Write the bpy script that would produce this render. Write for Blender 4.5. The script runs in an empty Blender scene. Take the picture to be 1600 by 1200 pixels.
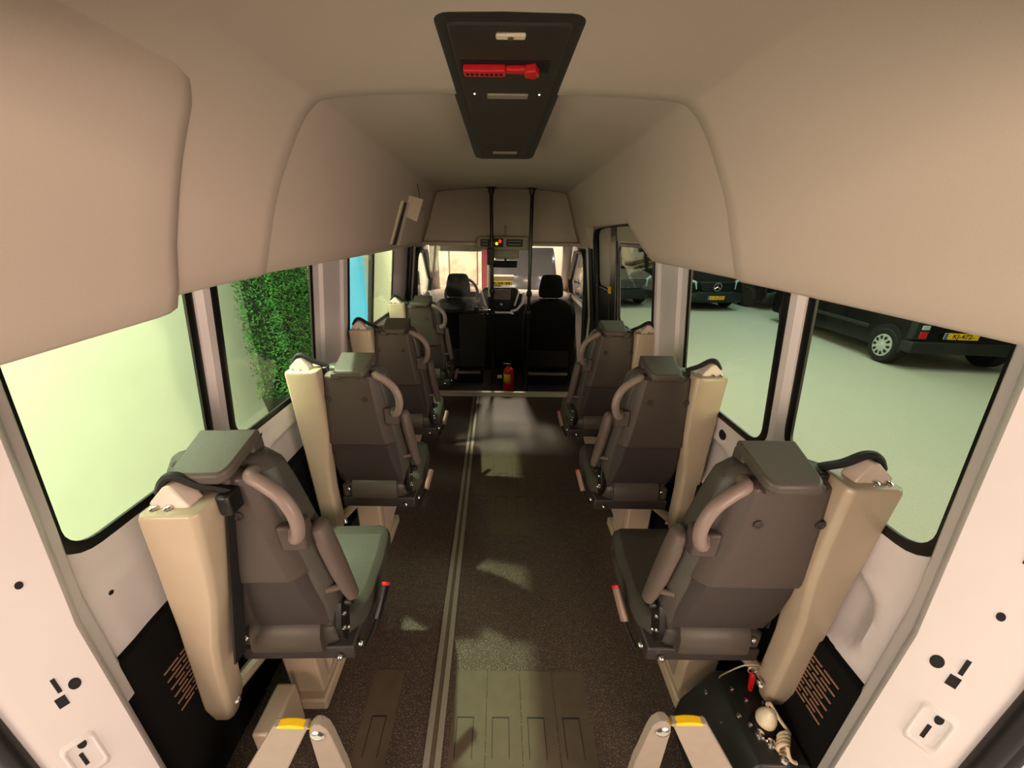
import bpy, bmesh, math, random
from mathutils import Vector, Matrix, Euler

sc = bpy.context.scene
col = sc.collection
random.seed(7)

# ------------------------------------------------------------------ camera
F_PX, CX, CAM_H = 585.0, 780.0, 1.55
PITCH, ROLL = math.atan(233 / F_PX), 0.0115
cam_data = bpy.data.cameras.new('camera')
cam = bpy.data.objects.new('camera', cam_data)
col.objects.link(cam)
r_ = Vector((1, 0, 0))
a_ = Vector((0, math.cos(PITCH), -math.sin(PITCH)))
d_ = a_.cross(r_)
cr, sr = math.cos(ROLL), math.sin(ROLL)
R_ = cr * r_ - sr * d_
D_ = sr * r_ + cr * d_
m = Matrix((R_, -D_, -a_)).transposed().to_4x4()
m.translation = (0, 0, CAM_H)
cam.matrix_world = m
cam_data.sensor_width = 36.0
cam_data.lens = F_PX / 1600 * 36
cam_data.shift_x = (800 - CX) / 1600
cam_data.clip_start = 0.02
sc.camera = cam

# ------------------------------------------------------------------ world, lights, exposure
sc.view_settings.view_transform = 'Standard'
sc.view_settings.look = 'None'
sc.view_settings.gamma = 1.0
sc.view_settings.use_curve_mapping = False
sc.view_settings.exposure = 0.0
w = bpy.data.worlds.new('hall_ambience')
sc.world = w
w.use_nodes = True
w.node_tree.nodes['Background'].inputs[0].default_value = (1.0, 0.86, 0.74, 1)
w.node_tree.nodes['Background'].inputs[1].default_value = 0.09


def area(name, loc, target, sx, sy, power, color):
    l = bpy.data.lights.new(name, 'AREA')
    l.shape = 'RECTANGLE'
    l.size, l.size_y = sx, sy
    l.energy, l.color = power, color
    o = bpy.data.objects.new(name, l)
    col.objects.link(o)
    o.location = loc
    o.rotation_euler = (Vector(target) - Vector(loc)).to_track_quat('-Z', 'Y').to_euler()
    return o


WARM = (1.0, 0.75, 0.58)
area('hall_lamp_behind_rear_right', (1.9, -1.9, 1.4), (-0.7, 0.8, 1.05), 1.8, 1.4, 108, WARM)
area('hall_lamp_behind_rear_left', (-1.9, -1.9, 1.4), (0.7, 0.8, 1.05), 1.8, 1.4, 88, WARM)
def spot(name, loc, target, power, color, cone, radius):
    l = bpy.data.lights.new(name, 'SPOT')
    l.energy, l.color, l.spot_size, l.spot_blend, l.shadow_soft_size = power, color, math.radians(cone), 0.3, radius
    o = bpy.data.objects.new(name, l)
    col.objects.link(o)
    o.location = loc
    o.rotation_euler = (Vector(target) - Vector(loc)).to_track_quat('-Z', 'Y').to_euler()


spot('hall_spot_left_side', (-2.2, 1.9, 3.7), (-0.4, 1.6, 0), 950, (0.97, 1.0, 0.86), 33, 0.05)
area('hall_lamp_left_wall_rear', (-1.9, 1.0, 3.4), (-3.0, 1.6, 0.2), 1.4, 3.6, 300, (0.97, 1.0, 0.9))
area('hall_lamp_right_side', (5.0, 5.0, 4.2), (5.4, 5.2, 0), 4.0, 5.0, 245, (0.98, 1.0, 0.92))
area('hall_lamp_over_front', (0.06, 6.5, 3.6), (0.0, 4.5, 1.0), 0.45, 0.45, 190, (1.0, 0.82, 0.62))
area('fill_light_right_low', (5.0, 1.1, 2.4), (-0.86, 0.75, 0.8), 1.6, 1.0, 75, (1.0, 0.82, 0.9))  # added fill for the left wall, pinkish to offset the glass tint
area('hall_lamp_front_wall', (-0.8, 11.5, 3.6), (-1.2, 15.2, 0.2), 4.0, 0.6, 560, (1.0, 0.84, 0.68))
area('hall_lamp_far_row', (7.0, 10.2, 3.9), (6.6, 10.6, 0), 5.0, 0.4, 130, (0.7, 0.93, 1.0))

# ------------------------------------------------------------------ materials
def srgb(r, g, b):
    f = lambda c: (c / 255 / 12.92) if c <= 10 else ((c / 255 + 0.055) / 1.055) ** 2.4
    return (f(r), f(g), f(b), 1)


MATS = {}


def mat(name, rgb, rough=0.5, metal=0.0, noise=0.0, scale=60.0, bump=0.0, spec=0.5, coat=0.0, emit=None, estr=0.0, speck=None):
    """principled material with procedural colour and bump variation"""
    m = bpy.data.materials.new(name)
    m.use_nodes = True
    nt = m.node_tree
    p = nt.nodes['Principled BSDF']
    c = srgb(*rgb)
    p.inputs['Base Color'].default_value = c
    p.inputs['Roughness'].default_value = rough
    p.inputs['Metallic'].default_value = metal
    p.inputs['Specular IOR Level'].default_value = spec
    p.inputs['Coat Weight'].default_value = coat
    if emit:
        p.inputs['Emission Color'].default_value = srgb(*emit)
        p.inputs['Emission Strength'].default_value = estr
    if noise or bump or speck:
        tc = nt.nodes.new('ShaderNodeTexCoord')
        n = nt.nodes.new('ShaderNodeTexNoise')
        n.inputs['Scale'].default_value = scale
        n.inputs['Detail'].default_value = 3.0
        nt.links.new(tc.outputs['Object'], n.inputs['Vector'])
        if noise:
            mp = nt.nodes.new('ShaderNodeMapRange')
            mp.inputs['From Min'].default_value = 0.3
            mp.inputs['From Max'].default_value = 0.7
            mp.inputs['To Min'].default_value = 1 - noise
            mp.inputs['To Max'].default_value = 1 + noise
            nt.links.new(n.outputs['Fac'], mp.inputs['Value'])
            mx = nt.nodes.new('ShaderNodeVectorMath')
            mx.operation = 'SCALE'
            mx.inputs[0].default_value = c[:3]
            nt.links.new(mp.outputs['Result'], mx.inputs['Scale'])
            nt.links.new(mx.outputs['Vector'], p.inputs['Base Color'])
            src = mx.outputs['Vector']
            if speck:
                n2 = nt.nodes.new('ShaderNodeTexNoise')
                n2.inputs['Scale'].default_value = speck[1]
                n2.inputs['Detail'].default_value = 1.0
                nt.links.new(tc.outputs['Object'], n2.inputs['Vector'])
                rp = nt.nodes.new('ShaderNodeMapRange')
                rp.inputs['From Min'].default_value = speck[2]
                rp.inputs['From Max'].default_value = speck[2] + 0.05
                nt.links.new(n2.outputs['Fac'], rp.inputs['Value'])
                mc = nt.nodes.new('ShaderNodeMix')
                mc.data_type = 'RGBA'
                nt.links.new(rp.outputs['Result'], mc.inputs['Factor'])
                nt.links.new(src, mc.inputs['A'])
                mc.inputs['B'].default_value = srgb(*speck[0])
                nt.links.new(mc.outputs['Result'], p.inputs['Base Color'])
        if bump:
            b = nt.nodes.new('ShaderNodeBump')
            b.inputs['Strength'].default_value = bump
            b.inputs['Distance'].default_value = 0.004
            nt.links.new(n.outputs['Fac'], b.inputs['Height'])
            nt.links.new(b.outputs['Normal'], p.inputs['Normal'])
    MATS[name] = m
    return m


def glass_mat(name, tint, refl=1.0):
    m = bpy.data.materials.new(name)
    m.use_nodes = True
    nt = m.node_tree
    nt.nodes.remove(nt.nodes['Principled BSDF'])
    out = nt.nodes['Material Output']
    t = nt.nodes.new('ShaderNodeBsdfTransparent')
    t.inputs[0].default_value = (*tint, 1)
    g = nt.nodes.new('ShaderNodeBsdfGlossy')
    g.inputs['Roughness'].default_value = 0.02
    f = nt.nodes.new('ShaderNodeLayerWeight')
    pw = nt.nodes.new('ShaderNodeMath')
    pw.operation = 'POWER'
    pw.inputs[1].default_value = 5.0
    nt.links.new(f.outputs['Facing'], pw.inputs[0])
    mu = nt.nodes.new('ShaderNodeMath')
    mu.operation = 'MULTIPLY_ADD'
    mu.inputs[1].default_value = 0.5 * refl
    mu.inputs[2].default_value = 0.02 * refl
    mx = nt.nodes.new('ShaderNodeMixShader')
    nt.links.new(pw.outputs[0], mu.inputs[0])
    nt.links.new(mu.outputs[0], mx.inputs[0])
    nt.links.new(t.outputs[0], mx.inputs[1])
    nt.links.new(g.outputs[0], mx.inputs[2])
    nt.links.new(mx.outputs[0], out.inputs[0])
    MATS[name] = m
    return m


def scuffed_acrylic():
    m = bpy.data.materials.new('scuffed_acrylic')
    m.use_nodes = True
    nt = m.node_tree
    nt.nodes.remove(nt.nodes['Principled BSDF'])
    out = nt.nodes['Material Output']
    t = nt.nodes.new('ShaderNodeBsdfTransparent')
    t.inputs[0].default_value = (0.97, 0.96, 0.95, 1)
    d = nt.nodes.new('ShaderNodeBsdfTranslucent')
    d.inputs[0].default_value = (0.85, 0.8, 0.78, 1)
    g = nt.nodes.new('ShaderNodeBsdfGlossy')
    g.inputs['Roughness'].default_value = 0.03
    tc = nt.nodes.new('ShaderNodeTexCoord')
    n = nt.nodes.new('ShaderNodeTexNoise')
    n.inputs['Scale'].default_value = 7
    n.inputs['Detail'].default_value = 5
    nt.links.new(tc.outputs['Object'], n.inputs['Vector'])
    mp = nt.nodes.new('ShaderNodeMapRange')
    mp.inputs['From Min'].default_value = 0.45
    mp.inputs['From Max'].default_value = 0.75
    mp.inputs['To Min'].default_value = 0.02
    mp.inputs['To Max'].default_value = 0.3
    nt.links.new(n.outputs['Fac'], mp.inputs['Value'])
    mx = nt.nodes.new('ShaderNodeMixShader')
    nt.links.new(mp.outputs[0], mx.inputs[0])
    nt.links.new(t.outputs[0], mx.inputs[1])
    nt.links.new(d.outputs[0], mx.inputs[2])
    mx2 = nt.nodes.new('ShaderNodeMixShader')
    mx2.inputs[0].default_value = 0.05
    nt.links.new(mx.outputs[0], mx2.inputs[1])
    nt.links.new(g.outputs[0], mx2.inputs[2])
    nt.links.new(mx2.outputs[0], out.inputs[0])
    MATS['scuffed_acrylic'] = m


mat('headliner_cloth', (206, 191, 180), 0.95, noise=0.03, scale=700, bump=0.04, spec=0.1)
mat('white_paint', (214, 206, 208), 0.28, noise=0.015, scale=8, spec=0.5)
mat('black_carpet', (14, 13, 13), 0.95, noise=0.2, scale=200, bump=0.3, spec=0.15)
mat('vent_tan', (150, 112, 90), 0.6, noise=0.05)
mat('dark_hole', (10, 8, 16), 0.8, noise=0.1)
mat('black_rubber', (15, 15, 16), 0.38, noise=0.05, scale=30, spec=0.4)
mat('floor_vinyl', (70, 58, 51), 0.42, noise=0.12, scale=40, bump=0.1, spec=0.35, speck=((176, 165, 150), 300, 0.635))
mat('smooth_vinyl', (84, 73, 60), 0.5, noise=0.08, scale=20, spec=0.3)
mat('vinyl_joint', (28, 23, 20), 0.6, noise=0.1)
mat('aluminium', (196, 190, 176), 0.38, metal=0.75, noise=0.05, scale=90)
mat('bright_edge', (240, 228, 212), 0.35, metal=0.2, noise=0.03)
mat('rail_groove', (100, 88, 72), 0.5, metal=0.3, noise=0.1)
mat('seat_plastic', (70, 61, 57), 0.48, noise=0.05, scale=350, bump=0.12, spec=0.4)
mat('seat_plastic_shade', (56, 50, 49), 0.62, noise=0.05, scale=250, bump=0.08, spec=0.3)  # darker copy of seat_plastic, with shade put into its colour
mat('seat_vinyl', (66, 63, 58), 0.45, noise=0.06, scale=260, bump=0.15, spec=0.4)
mat('headrest_vinyl', (72, 66, 60), 0.5, noise=0.05, scale=260, bump=0.1, spec=0.4)
mat('grip_plastic', (128, 112, 106), 0.42, noise=0.03, scale=200, spec=0.4)
mat('armrest_plastic', (88, 77, 72), 0.5, noise=0.04, scale=200, spec=0.35)
mat('tower_paint', (176, 160, 139), 0.3, noise=0.02, scale=15, spec=0.5)
mat('guide_plastic', (205, 188, 178), 0.35, noise=0.02)
mat('black_plastic', (17, 17, 18), 0.4, noise=0.1, scale=80)
mat('black_webbing', (13, 13, 14), 0.6, noise=0.2, scale=400, bump=0.3)
mat('dark_frame', (50, 45, 44), 0.45, noise=0.08, scale=60)
mat('chrome', (225, 222, 218), 0.16, metal=1.0, noise=0.02)
mat('red_plastic', (215, 32, 34), 0.4, noise=0.04)
mat('grey_buckle', (140, 115, 104), 0.45, noise=0.04)
mat('yellow_plastic', (248, 196, 10), 0.45, noise=0.03)
mat('arm_paint', (152, 140, 128), 0.45, noise=0.04, scale=40)
mat('pump_cover', (34, 34, 30), 0.45, noise=0.15, scale=18)
mat('cream_cable', (222, 200, 168), 0.4, noise=0.03)
mat('steel_cable', (205, 190, 170), 0.35, metal=0.5, noise=0.05)
mat('console_plastic', (44, 40, 37), 0.6, noise=0.06, scale=200, bump=0.08)
mat('console_panel', (50, 45, 40), 0.6, noise=0.06, scale=200, bump=0.08)
mat('lamp_cream', (238, 224, 196), 0.4, noise=0.03)
mat('lamp_grey', (150, 142, 128), 0.4, noise=0.03)
mat('led_white', (240, 255, 250), 0.4, noise=0.01, emit=(225, 255, 245), estr=2.5)
mat('led_red', (255, 40, 20), 0.4, noise=0.01, emit=(255, 40, 20), estr=3)
mat('led_yellow', (240, 220, 20), 0.4, noise=0.01, emit=(235, 225, 20), estr=2)
mat('hammer_red', (214, 28, 36), 0.4, noise=0.06, scale=60)
mat('black_fabric', (21, 21, 20), 0.9, noise=0.15, scale=300, bump=0.2, spec=0.2)
mat('dark_shell', (26, 23, 22), 0.6, noise=0.08, scale=100)
mat('pole_paint', (20, 20, 20), 0.25, noise=0.05, spec=0.6)
mat('dash_plastic', (188, 168, 152), 0.55, noise=0.05, scale=120)
mat('dash_dark', (15, 13, 12), 0.5, noise=0.1, scale=90)
mat('screen_glass', (110, 92, 84), 0.15, noise=0.05, spec=0.6)
mat('silver_trim', (236, 226, 216), 0.35, metal=0.1, noise=0.03)
mat('pillar_trim', (196, 184, 174), 0.6, noise=0.03, scale=150)
mat('door_trim_grey', (168, 160, 145), 0.55, noise=0.04, scale=100)
mat('plain_card', (236, 218, 196), 0.7, noise=0.03, scale=20)
mat('hall_floor_concrete', (176, 174, 164), 0.6, noise=0.07, scale=55, bump=0.1, speck=((206, 200, 180), 160, 0.63))
mat('hall_wall_white', (226, 228, 214), 0.8, noise=0.02, scale=3)
mat('hall_wall_cream', (238, 226, 202), 0.8, noise=0.03, scale=4)
mat('board_tan', (236, 204, 176), 0.7, noise=0.03, scale=10)
mat('board_edge', (92, 84, 74), 0.6, noise=0.05)
mat('banner_red', (225, 60, 80), 0.6, noise=0.15, scale=6)
mat('cyan_lit_window', (90, 190, 225), 0.4, noise=0.05, scale=2, emit=(70, 180, 240), estr=0.85)
mat('leaf_green', (64, 122, 54), 0.55, noise=0.5, scale=9)
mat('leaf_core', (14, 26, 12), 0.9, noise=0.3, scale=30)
mat('planter_black', (18, 18, 18), 0.5, noise=0.1)
mat('car_black', (11, 13, 15), 0.25, noise=0.05, spec=0.35, coat=0.12)
mat('car_grey', (112, 106, 104), 0.18, metal=0.35, noise=0.05, coat=0.6)
mat('car_window', (8, 11, 12), 0.05, noise=0.05, spec=0.7)
mat('car_plastic', (24, 28, 28), 0.55, noise=0.1, scale=60)
mat('tyre', (14, 14, 14), 0.8, noise=0.1, scale=60)
mat('wheel_silver', (196, 202, 204), 0.35, metal=0.4, noise=0.03)
mat('tail_red', (200, 22, 34), 0.2, noise=0.15, scale=60)
mat('lamp_clear', (190, 214, 220), 0.1, metal=0.3, noise=0.2, scale=40)
mat('plate_yellow', (246, 190, 22), 0.45, noise=0.02)
mat('plate_pale', (252, 226, 52), 0.45, noise=0.02)
mat('plate_blue', (36, 92, 190), 0.45, noise=0.02)
mat('plate_ink', (20, 18, 12), 0.6, noise=0.02)
mat('ext_label', (245, 190, 40), 0.5, noise=0.05)
glass_mat('tinted_glass', (0.915, 1.0, 0.84))
glass_mat('clear_glass', (0.98, 0.99, 0.98))
scuffed_acrylic()

# ------------------------------------------------------------------ mesh helpers
def build(name, bm, material, parent=None, smooth=40, bevel=0.0, seg=2, subsurf=0, solid=0.0, recalc=True):
    if recalc:
        bmesh.ops.recalc_face_normals(bm, faces=bm.faces)
    me = bpy.data.meshes.new(name)
    bm.to_mesh(me)
    bm.free()
    mats = material if isinstance(material, (list, tuple)) else [material]
    for q in mats:
        me.materials.append(MATS[q])
    o = bpy.data.objects.new(name, me)
    col.objects.link(o)
    if parent:
        o.parent = parent
    if smooth:
        me.shade_smooth()
        me.set_sharp_from_angle(angle=math.radians(smooth))
    if solid:
        md = o.modifiers.new('thickness', 'SOLIDIFY')
        md.thickness = abs(solid)
        md.offset = 1 if solid > 0 else -1
    if bevel:
        md = o.modifiers.new('bevel', 'BEVEL')
        md.width, md.segments = bevel, seg
        md.limit_method = 'ANGLE'
        md.angle_limit = math.radians(35)
        md.harden_normals = False
    if subsurf:
        md = o.modifiers.new('subdivision', 'SUBSURF')
        md.levels = md.render_levels = subsurf
    return o


def tag(o, label=None, cat=None, group=None, kind=None):
    if label:
        o['label'] = label
    if cat:
        o['category'] = cat
    if group:
        o['group'] = group
    if kind:
        o['kind'] = kind
    return o


def empty(name, loc=(0, 0, 0), rz=0.0):
    o = bpy.data.objects.new(name, None)
    col.objects.link(o)
    o.location = loc
    o.rotation_euler = (0, 0, rz)
    o.empty_display_size = 0.05
    return o


def thing(name, label, cat, loc=(0, 0, 0), rz=0.0, group=None):
    return tag(empty(name, loc, rz), label, cat, group)


def copy_tree(o, parent=None):
    c = o.copy()
    col.objects.link(c)
    c.parent = parent
    for ch in list(o.children):
        copy_tree(ch, c)
    return c


def B():
    return bmesh.new()


def add_box(bm, x0, x1, y0, y1, z0, z1, mi=0):
    v = [bm.verts.new((x, y, z)) for x in (x0, x1) for y in (y0, y1) for z in (z0, z1)]
    for f in ((0, 1, 3, 2), (4, 6, 7, 5), (0, 4, 5, 1), (2, 3, 7, 6), (0, 2, 6, 4), (1, 5, 7, 3)):
        fc = bm.faces.new([v[i] for i in f])
        fc.material_index = mi
    return v


def add_obox(bm, c, half, rot=(0, 0, 0), mi=0):
    """oriented box"""
    M = Euler(rot).to_matrix()
    v = []
    for x in (-1, 1):
        for y in (-1, 1):
            for z in (-1, 1):
                v.append(bm.verts.new(Vector(c) + M @ Vector((x * half[0], y * half[1], z * half[2]))))
    for f in ((0, 1, 3, 2), (4, 6, 7, 5), (0, 4, 5, 1), (2, 3, 7, 6), (0, 2, 6, 4), (1, 5, 7, 3)):
        bm.faces.new([v[i] for i in f]).material_index = mi


def add_loft(bm, rows, closed=True, cap=True, mi=0):
    vs = [[bm.verts.new(p) for p in r] for r in rows]
    n = len(vs[0])
    for a, b in zip(vs, vs[1:]):
        for i in range(n if closed else n - 1):
            j = (i + 1) % n
            bm.faces.new((a[i], a[j], b[j], b[i])).material_index = mi
    if cap and closed:
        bm.faces.new(vs[0]).material_index = mi
        bm.faces.new(vs[-1]).material_index = mi
    return vs


def smooth_path(pts, n=6):
    """Catmull-Rom resample"""
    P = [Vector(p) for p in pts]
    out = []
    for i in range(len(P) - 1):
        p0, p1, p2, p3 = P[max(i - 1, 0)], P[i], P[i + 1], P[min(i + 2, len(P) - 1)]
        for k in range(n):
            t = k / n
            out.append(0.5 * ((2 * p1) + (-p0 + p2) * t + (2 * p0 - 5 * p1 + 4 * p2 - p3) * t * t + (-p0 + 3 * p1 - 3 * p2 + p3) * t ** 3))
    out.append(P[-1])
    return out


def add_tube(bm, pts, r, n=12, mi=0, flat=1.0):
    P = [Vector(p) for p in pts]
    rs = r if isinstance(r, (list, tuple)) else [r] * len(P)
    rows = []
    up = None
    for i, p in enumerate(P):
        t = (P[min(i + 1, len(P) - 1)] - P[max(i - 1, 0)]).normalized()
        if up is None:
            up = Vector((0, 0, 1)) if abs(t.z) < 0.9 else Vector((0, 1, 0))
        a = t.cross(up).normalized()
        b = a.cross(t).normalized()
        up = b
        rows.append([p + (a * math.cos(k * 2 * math.pi / n) + b * math.sin(k * 2 * math.pi / n) * flat) * rs[i] for k in range(n)])
    add_loft(bm, rows, mi=mi)


def add_lathe(bm, prof, c=(0, 0, 0), axis=(0, 0, 1), n=20, mi=0):
    """prof: list of (radius, height) along axis"""
    q = Vector((0, 0, 1)).rotation_difference(Vector(axis)).to_matrix()
    rows = []
    for r, h in prof:
        rows.append([Vector(c) + q @ Vector((r * math.cos(k * 2 * math.pi / n), r * math.sin(k * 2 * math.pi / n), h)) for k in range(n)])
    add_loft(bm, rows, mi=mi)


def add_prism(bm, outline, d0, d1, axis='y', mi=0):
    """outline: 2-D points; extruded along axis between d0 and d1"""
    f = {'x': lambda a, b, d: (d, a, b), 'y': lambda a, b, d: (a, d, b), 'z': lambda a, b, d: (a, b, d)}[axis]
    add_loft(bm, [[f(a, b, d0) for a, b in outline], [f(a, b, d1) for a, b in outline]], mi=mi)


def rrect(x0, x1, y0, y1, r, n=6):
    pts = []
    for cx, cy, a0 in ((x1 - r, y1 - r, 0), (x0 + r, y1 - r, 90), (x0 + r, y0 + r, 180), (x1 - r, y0 + r, 270)):
        for k in range(n + 1):
            a = math.radians(a0 + 90 * k / n)
            pts.append((cx + r * math.cos(a), cy + r * math.sin(a)))
    return pts


def add_text(name, body, size, M, material, parent):
    cu = bpy.data.curves.new(name, 'FONT')
    cu.body = body
    cu.size = size
    cu.align_x, cu.align_y = 'CENTER', 'CENTER'
    cu.extrude = 0.001
    cu.offset = size * 0.012
    tmp = bpy.data.objects.new(name, cu)
    col.objects.link(tmp)
    bpy.context.view_layer.update()
    me = bpy.data.meshes.new_from_object(tmp.evaluated_get(bpy.context.evaluated_depsgraph_get()))
    bpy.data.objects.remove(tmp)
    me.materials.clear()
    me.materials.append(MATS[material])
    o = bpy.data.objects.new(name, me)
    col.objects.link(o)
    o.parent = parent
    o.matrix_local = M
    return o


# ------------------------------------------------------------------ the van: floor
GROUND = -0.6
bm = B()
add_box(bm, -0.9, 0.9, 0.3, 3.56, -0.08, 0.0)
add_box(bm, -0.86, 0.86, 3.56, 5.0, -0.10, -0.01)
floor = tag(build('floor', bm, 'floor_vinyl', bevel=0.004), kind='structure', label='dark speckled vinyl floor of the minibus')


def plate_strip(bm, bg, x0, x1, y0, y1, slot=None):
    add_box(bm, x0 + 0.001, x1 - 0.001, y0, y1, 0.0, 0.0012)
    if slot:
        sx0, sx1, sy0, sy1 = slot
        t = 0.0022
        for b in ((sx0, sx1, sy1 - t, sy1 + t), (sx0, sx0 + t, sy0, sy1), (sx1 - t, sx1, sy0, sy1)):
            add_box(bg, b[0], b[1], b[2], b[3], 0.0011, 0.0018)


bm, bg = B(), B()
for k in range(4):                                  # wide insert group near the rear
    x0 = -0.152 + k * 0.121
    plate_strip(bm, bg, x0, x0 + 0.120, 0.40, 0.925, (x0 + 0.020, x0 + 0.078, 0.665, 0.775))
plate_strip(bm, bg, -0.46, -0.345, 0.40, 0.925, (-0.425, -0.375, 0.665, 0.775))
for k in range(4):                                  # the group further forward
    x0 = -0.165 + k * 0.135
    plate_strip(bm, bg, x0, x0 + 0.130, 1.98, 2.42, (x0 + 0.022, x0 + 0.092, 2.02, 2.20))
for x0 in (-0.045, 0.085):
    plate_strip(bm, bg, x0, x0 + 0.125, 1.62, 1.97, (x0 + 0.03, x0 + 0.10, 1.76, 1.95))
ins = build('floor_inserts', bm, 'smooth_vinyl', floor, smooth=0)
build('floor_joints', bg, 'vinyl_joint', floor, smooth=0)

# aluminium rail and step nosing
M_rail = Matrix.Translation((-0.198, 0.64, 0)) @ Matrix.Rotation(math.atan2(0.04, 2.81), 4, 'Z')
bm = B()
add_box(bm, -0.028, -0.008, -0.32, 2.9, 0.0, 0.006)
add_box(bm, 0.008, 0.028, -0.32, 2.9, 0.0, 0.006)
rail = tag(build('floor_rail', bm, 'aluminium', bevel=0.001), 'long aluminium seat rail running down the dark floor left of centre', 'rail')
rail.matrix_world = M_rail
bm = B()
add_box(bm, -0.008, 0.008, -0.32, 2.9, 0.0, 0.003)
build('rail_groove', bm, 'rail_groove', rail)
bm = B()
add_prism(bm, [(3.54, 0), (3.6, 0), (3.6, 0.038), (3.562, 0.038), (3.556, 0.004), (3.54, 0.003)], -0.72, 0.74, 'x')
step = tag(build('step_nosing', bm, 'bright_edge', bevel=0.002), 'bright aluminium step edge across the floor behind the front seats', 'step edge')

# ------------------------------------------------------------------ the van: side walls
ZB = 0.86
wallx = lambda z: 0.86 - 0.13 * max(0.0, z - ZB)
tilt = math.atan(0.13)


def wall_point(y, z, s, off=0.0):
    """point on the side wall; off > 0 moves it towards the cabin"""
    return (s * (wallx(z) - off), y, z)


WIN = {
    1: [rrect(0.548, 0.957, 0.962, 1.62, 0.07), rrect(1.05, 1.615, 0.915, 1.62, 0.07), rrect(2.01, 2.62, 0.98, 1.50, 0.05)],
    -1: [rrect(0.548, 0.957, 0.942, 1.62, 0.07), rrect(1.05, 1.615, 0.915, 1.62, 0.07), rrect(2.03, 2.90, 0.985, 1.62, 0.06)],
}


def ring_on_wall(bm, loop, s, w_in, w_out, o0, o1):
    """band around a window loop: w_in inward and w_out outward in the wall plane, from depth o0 to o1"""
    n = len(loop)
    cy = sum(p[0] for p in loop) / n
    cz = sum(p[1] for p in loop) / n

    def offset(d):
        out = []
        for i in range(n):
            a, b, c = Vector(loop[i - 1]), Vector(loop[i]), Vector(loop[(i + 1) % n])
            t = (c - a).normalized()
            nn = Vector((t.y, -t.x))
            if nn.dot(b - Vector((cy, cz))) < 0:
                nn = -nn
            out.append(b + nn * d)
        return out
    A, C = offset(w_out), offset(-w_in)
    M_ = offset((w_out - w_in) / 2)
    rows = [[wall_point(p.x, p.y, s, o0) for p in A], [wall_point(p.x, p.y, s, (o0 + o1) * .5 + .002) for p in A],
            [wall_point(p.x, p.y, s, o1) for p in M_],
            [wall_point(p.x, p.y, s, (o0 + o1) * .5 + .002) for p in C], [wall_point(p.x, p.y, s, o0) for p in C]]
    add_loft(bm, rows + [rows[0]], closed=True, cap=False)


def side_wall(s, name):
    bm = B()
    outer = [(0.44, ZB), (3.42, ZB), (3.42, 1.72), (0.44, 1.72)]
    edges = []
    for loop in [outer] + WIN[s]:
        vs = [bm.verts.new(wall_point(y, z, s)) for y, z in loop]
        edges += [bm.edges.new((vs[i], vs[(i + 1) % len(vs)])) for i in range(len(vs))]
    bmesh.ops.triangle_fill(bm, use_beauty=True, edges=edges)
    # lower pressed steel panel with stamped recesses
    ny, nz = 150, 46
    y0, y1, z0, z1 = 0.44, 3.42, 0.0, ZB

    def press(y, z):
        d = 0.0
        for (cy, cz, ry, rz, dep) in ((0.80, 0.70, 0.17, 0.10, 0.04 if s > 0 else 0.004), (1.42, 0.70, 0.20, 0.09, 0.03), (2.2, 0.62, 0.3, 0.12, 0.03)):
            q = ((y - cy) / ry) ** 4 + ((z - cz) / rz) ** 4
            t = min(1.0, max(0.0, (2.2 - q) / 1.9))
            d += dep * t * t * (3 - 2 * t)
        d += 0.006 * math.exp(-((z - 0.845) / 0.012) ** 2)
        return d
    g = [[bm.verts.new((s * (0.86 + press(y0 + (y1 - y0) * i / ny, z0 + (z1 - z0) * k / nz)), y0 + (y1 - y0) * i / ny, z0 + (z1 - z0) * k / nz)) for k in range(nz + 1)] for i in range(ny + 1)]
    for i in range(ny):
        for k in range(nz):
            bm.faces.new((g[i][k], g[i + 1][k], g[i + 1][k + 1], g[i][k + 1]))
    # window reveals
    for loop in WIN[s]:
        a = [wall_point(y, z, s) for y, z in loop]
        b = [wall_point(y, z, s, -0.008) for y, z in loop]
        add_loft(bm, [a, b], closed=True, cap=False)
    # pressed ribs between the windows
    for (ya, yb) in ((0.993, 1.014), (1.70, 1.72), (1.93, 1.955)):
        add_loft(bm, [[wall_point(ya - .012, z, s, 0.0), wall_point(ya, z, s, .014), wall_point(yb, z, s, .014), wall_point(yb + .012, z, s, 0.0)] for z in (0.90, 1.2, 1.6)], closed=False, cap=False)
    o = build(name, bm, 'white_paint', smooth=35)
    tag(o, kind='structure', label='white steel side wall of the minibus, ' + ('right' if s > 0 else 'left'))
    return o


wall_right = side_wall(1, 'wall_right')
wall_left = side_wall(-1, 'wall_left')


def window(s, i, n, divider=None):
    loop = WIN[s][i]
    bm = B()
    ring_on_wall(bm, loop, s, 0.012, 0.013, -0.004, 0.006)
    o = build('window_%d' % n, bm, 'black_rubber', smooth=60)
    tag(o, kind='structure', label='side window in a black rubber seal')
    bm = B()
    add_loft(bm, [[wall_point(y, z, s, -0.001) for y, z in loop], [wall_point(y, z, s, -0.005) for y, z in loop]])
    build('pane', bm, 'tinted_glass', o, smooth=0)
    if divider:
        bm = B()
        y, w_ = divider
        rows = [[wall_point(y - w_, z, s, -0.02), wall_point(y + w_, z, s, -0.02), wall_point(y + w_, z, s, 0.004), wall_point(y - w_, z, s, 0.004)] for z in (0.985, 1.6)]
        add_loft(bm, rows)
        build('window_frame', bm, 'black_rubber', o)
    return o


window(-1, 0, 1)
window(-1, 1, 2)
window(-1, 2, 3, divider=(2.43, 0.022))
window(1, 0, 4)
window(1, 1, 5)
window(1, 2, 6)

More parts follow.
